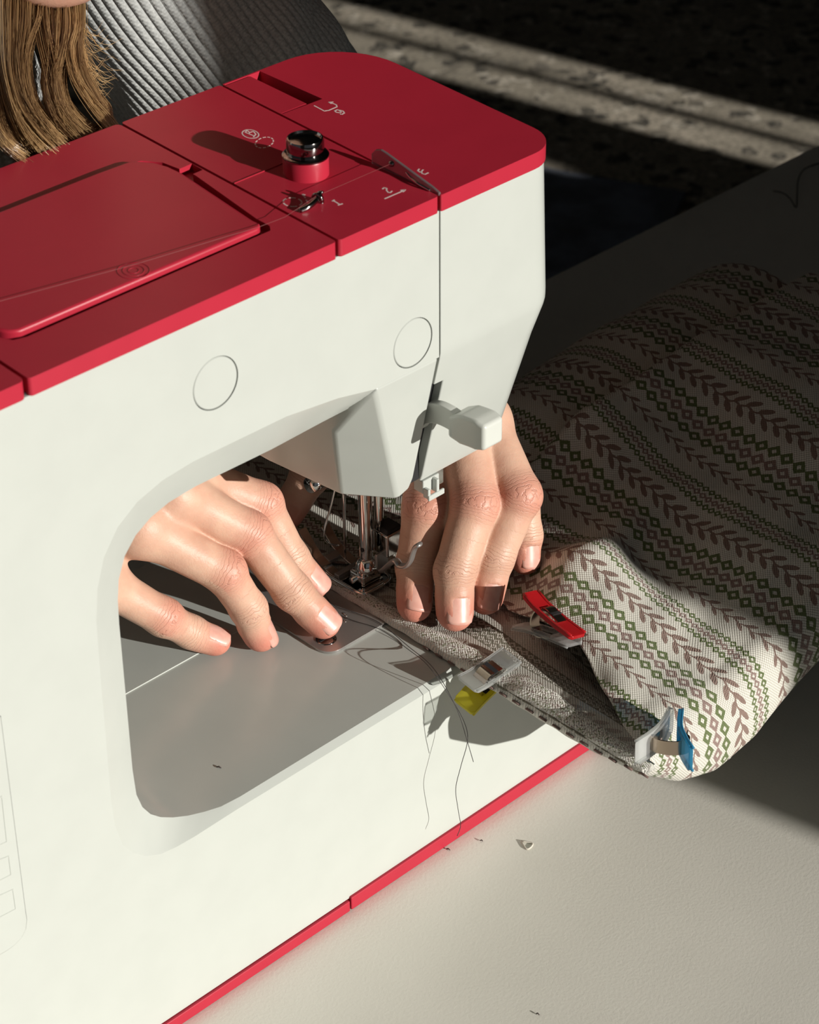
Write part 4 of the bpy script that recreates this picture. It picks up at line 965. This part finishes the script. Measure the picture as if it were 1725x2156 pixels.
clip('clear and yellow sewing clip on the fabric edge behind the machine bed', oy+np.array((0.5, 0, -2.6)), (0.985, 0.03, 0.13), (-0.13, -0.24, 0.95), MAT['clear'], MAT['yellow'])
orr = onZ(1160, 1316, 96.0)
clip('red and clear sewing clip on the upper fabric layer beside the fingertips', orr, (0.06, -0.99, -0.07), (0.36, -0.10, 0.92), MAT['clip_red'], MAT['clear'])
ob = onX(1388, 1580, 72.0)
clip('blue and clear sewing clip on the lowest front corner of the fabric', ob+np.array((0.5, -4, 8.0)), (0.85, 0.50, -0.12), (0.50, -0.86, 0.05), MAT['blue'], MAT['clear'], 8.6)

# ------------------------------------------------------------------ threads and lint
def px_thread(spec): return spline([onZ(x, y, v) if k == 'z' else onY(x, y, v) for k, x, y, v in spec], 7)
ta = px_thread([('z', 672, 1232, 84), ('z', 700, 1272, 83), ('z', 745, 1289, 82.8), ('z', 800, 1312, 82.5), ('z', 860, 1361, 81.8), ('y', 905, 1398, 2), ('y', 935, 1440, -8), ('y', 965, 1500, -15), ('y', 984, 1560, -18), ('y', 997, 1604, -19)])
tag(tube('thread_tail', ta, 0.14, MAT['thread'], None, 6), 'shorter dark thread end hanging over the back of the machine bed', 'thread', 'loose dark thread ends')
tb = px_thread([('z', 668, 1236, 84), ('z', 690, 1280, 83), ('z', 740, 1305, 82.6), ('z', 800, 1325, 82.2), ('z', 858, 1366, 81.7), ('y', 900, 1400, 1), ('y', 938, 1452, -7), ('y', 974, 1512, -12), ('y', 985, 1556, -14), ('y', 971, 1612, -14), ('y', 960, 1660, -14), ('y', 965, 1705, -14), ('y', 970, 1738, -14), ('y', 963, 1760, -14)])
tag(tube('thread_tail', tb, 0.13, MAT['thread'], None, 6), 'longer dark thread end reaching down to the red base strip', 'thread', 'loose dark thread ends')
tcurl = spline([onZ(x, y, 0.35) for x, y in ((1760, 335), (1715, 347), (1692, 358), (1681, 380), (1679, 410), (1677, 437), (1664, 418), (1648, 406), (1628, 402))], 5)
tag(tube('thread_scrap', tcurl, 0.3, MAT['thread'], None, 6), 'curled dark thread scrap on the shaded far part of the table', 'thread scrap')
fl_ = [onZ(x, y, 0.3) for x, y in ((1098, 1771), (1122, 1776), (1110, 1788))]
MAT['lint'] = plain('lint', (0.62, 0.58, 0.50), 0.8); MAT['lint_dark'] = plain('dark_lint', (0.06, 0.045, 0.04), 0.8)
tag(tube('lint_flake', spline(fl_+[fl_[0]], 4), 0.35, MAT['lint'], None, 6), 'tiny pale looped lint flake on the table beside the red base', 'lint')
def crumb(label, a, b_, z=0.35, r=0.28):
    A, B_ = onZ(*a, z), onZ(*b_, z); mid = (A+B_)/2+np.array((0.2, 0.2, 0.25)); tag(tube('lint_crumb', [A, mid, B_], [r*0.6, r, r*0.6], MAT['lint_dark'], None, 6), label, 'lint')
crumb('dark lint crumb on the table below the longer thread end', (940, 1787), (948, 1790))
crumb('small dark lint crumb on the table right of the longer thread end', (1011, 1770), (1017, 1771))
crumb('dark lint crumb lying on the shaded machine bed', (456, 1615), (466, 1617), BED+0.2)
crumb('dark lint crumb at the bottom edge of the table view', (1129, 2134), (1136, 2137))
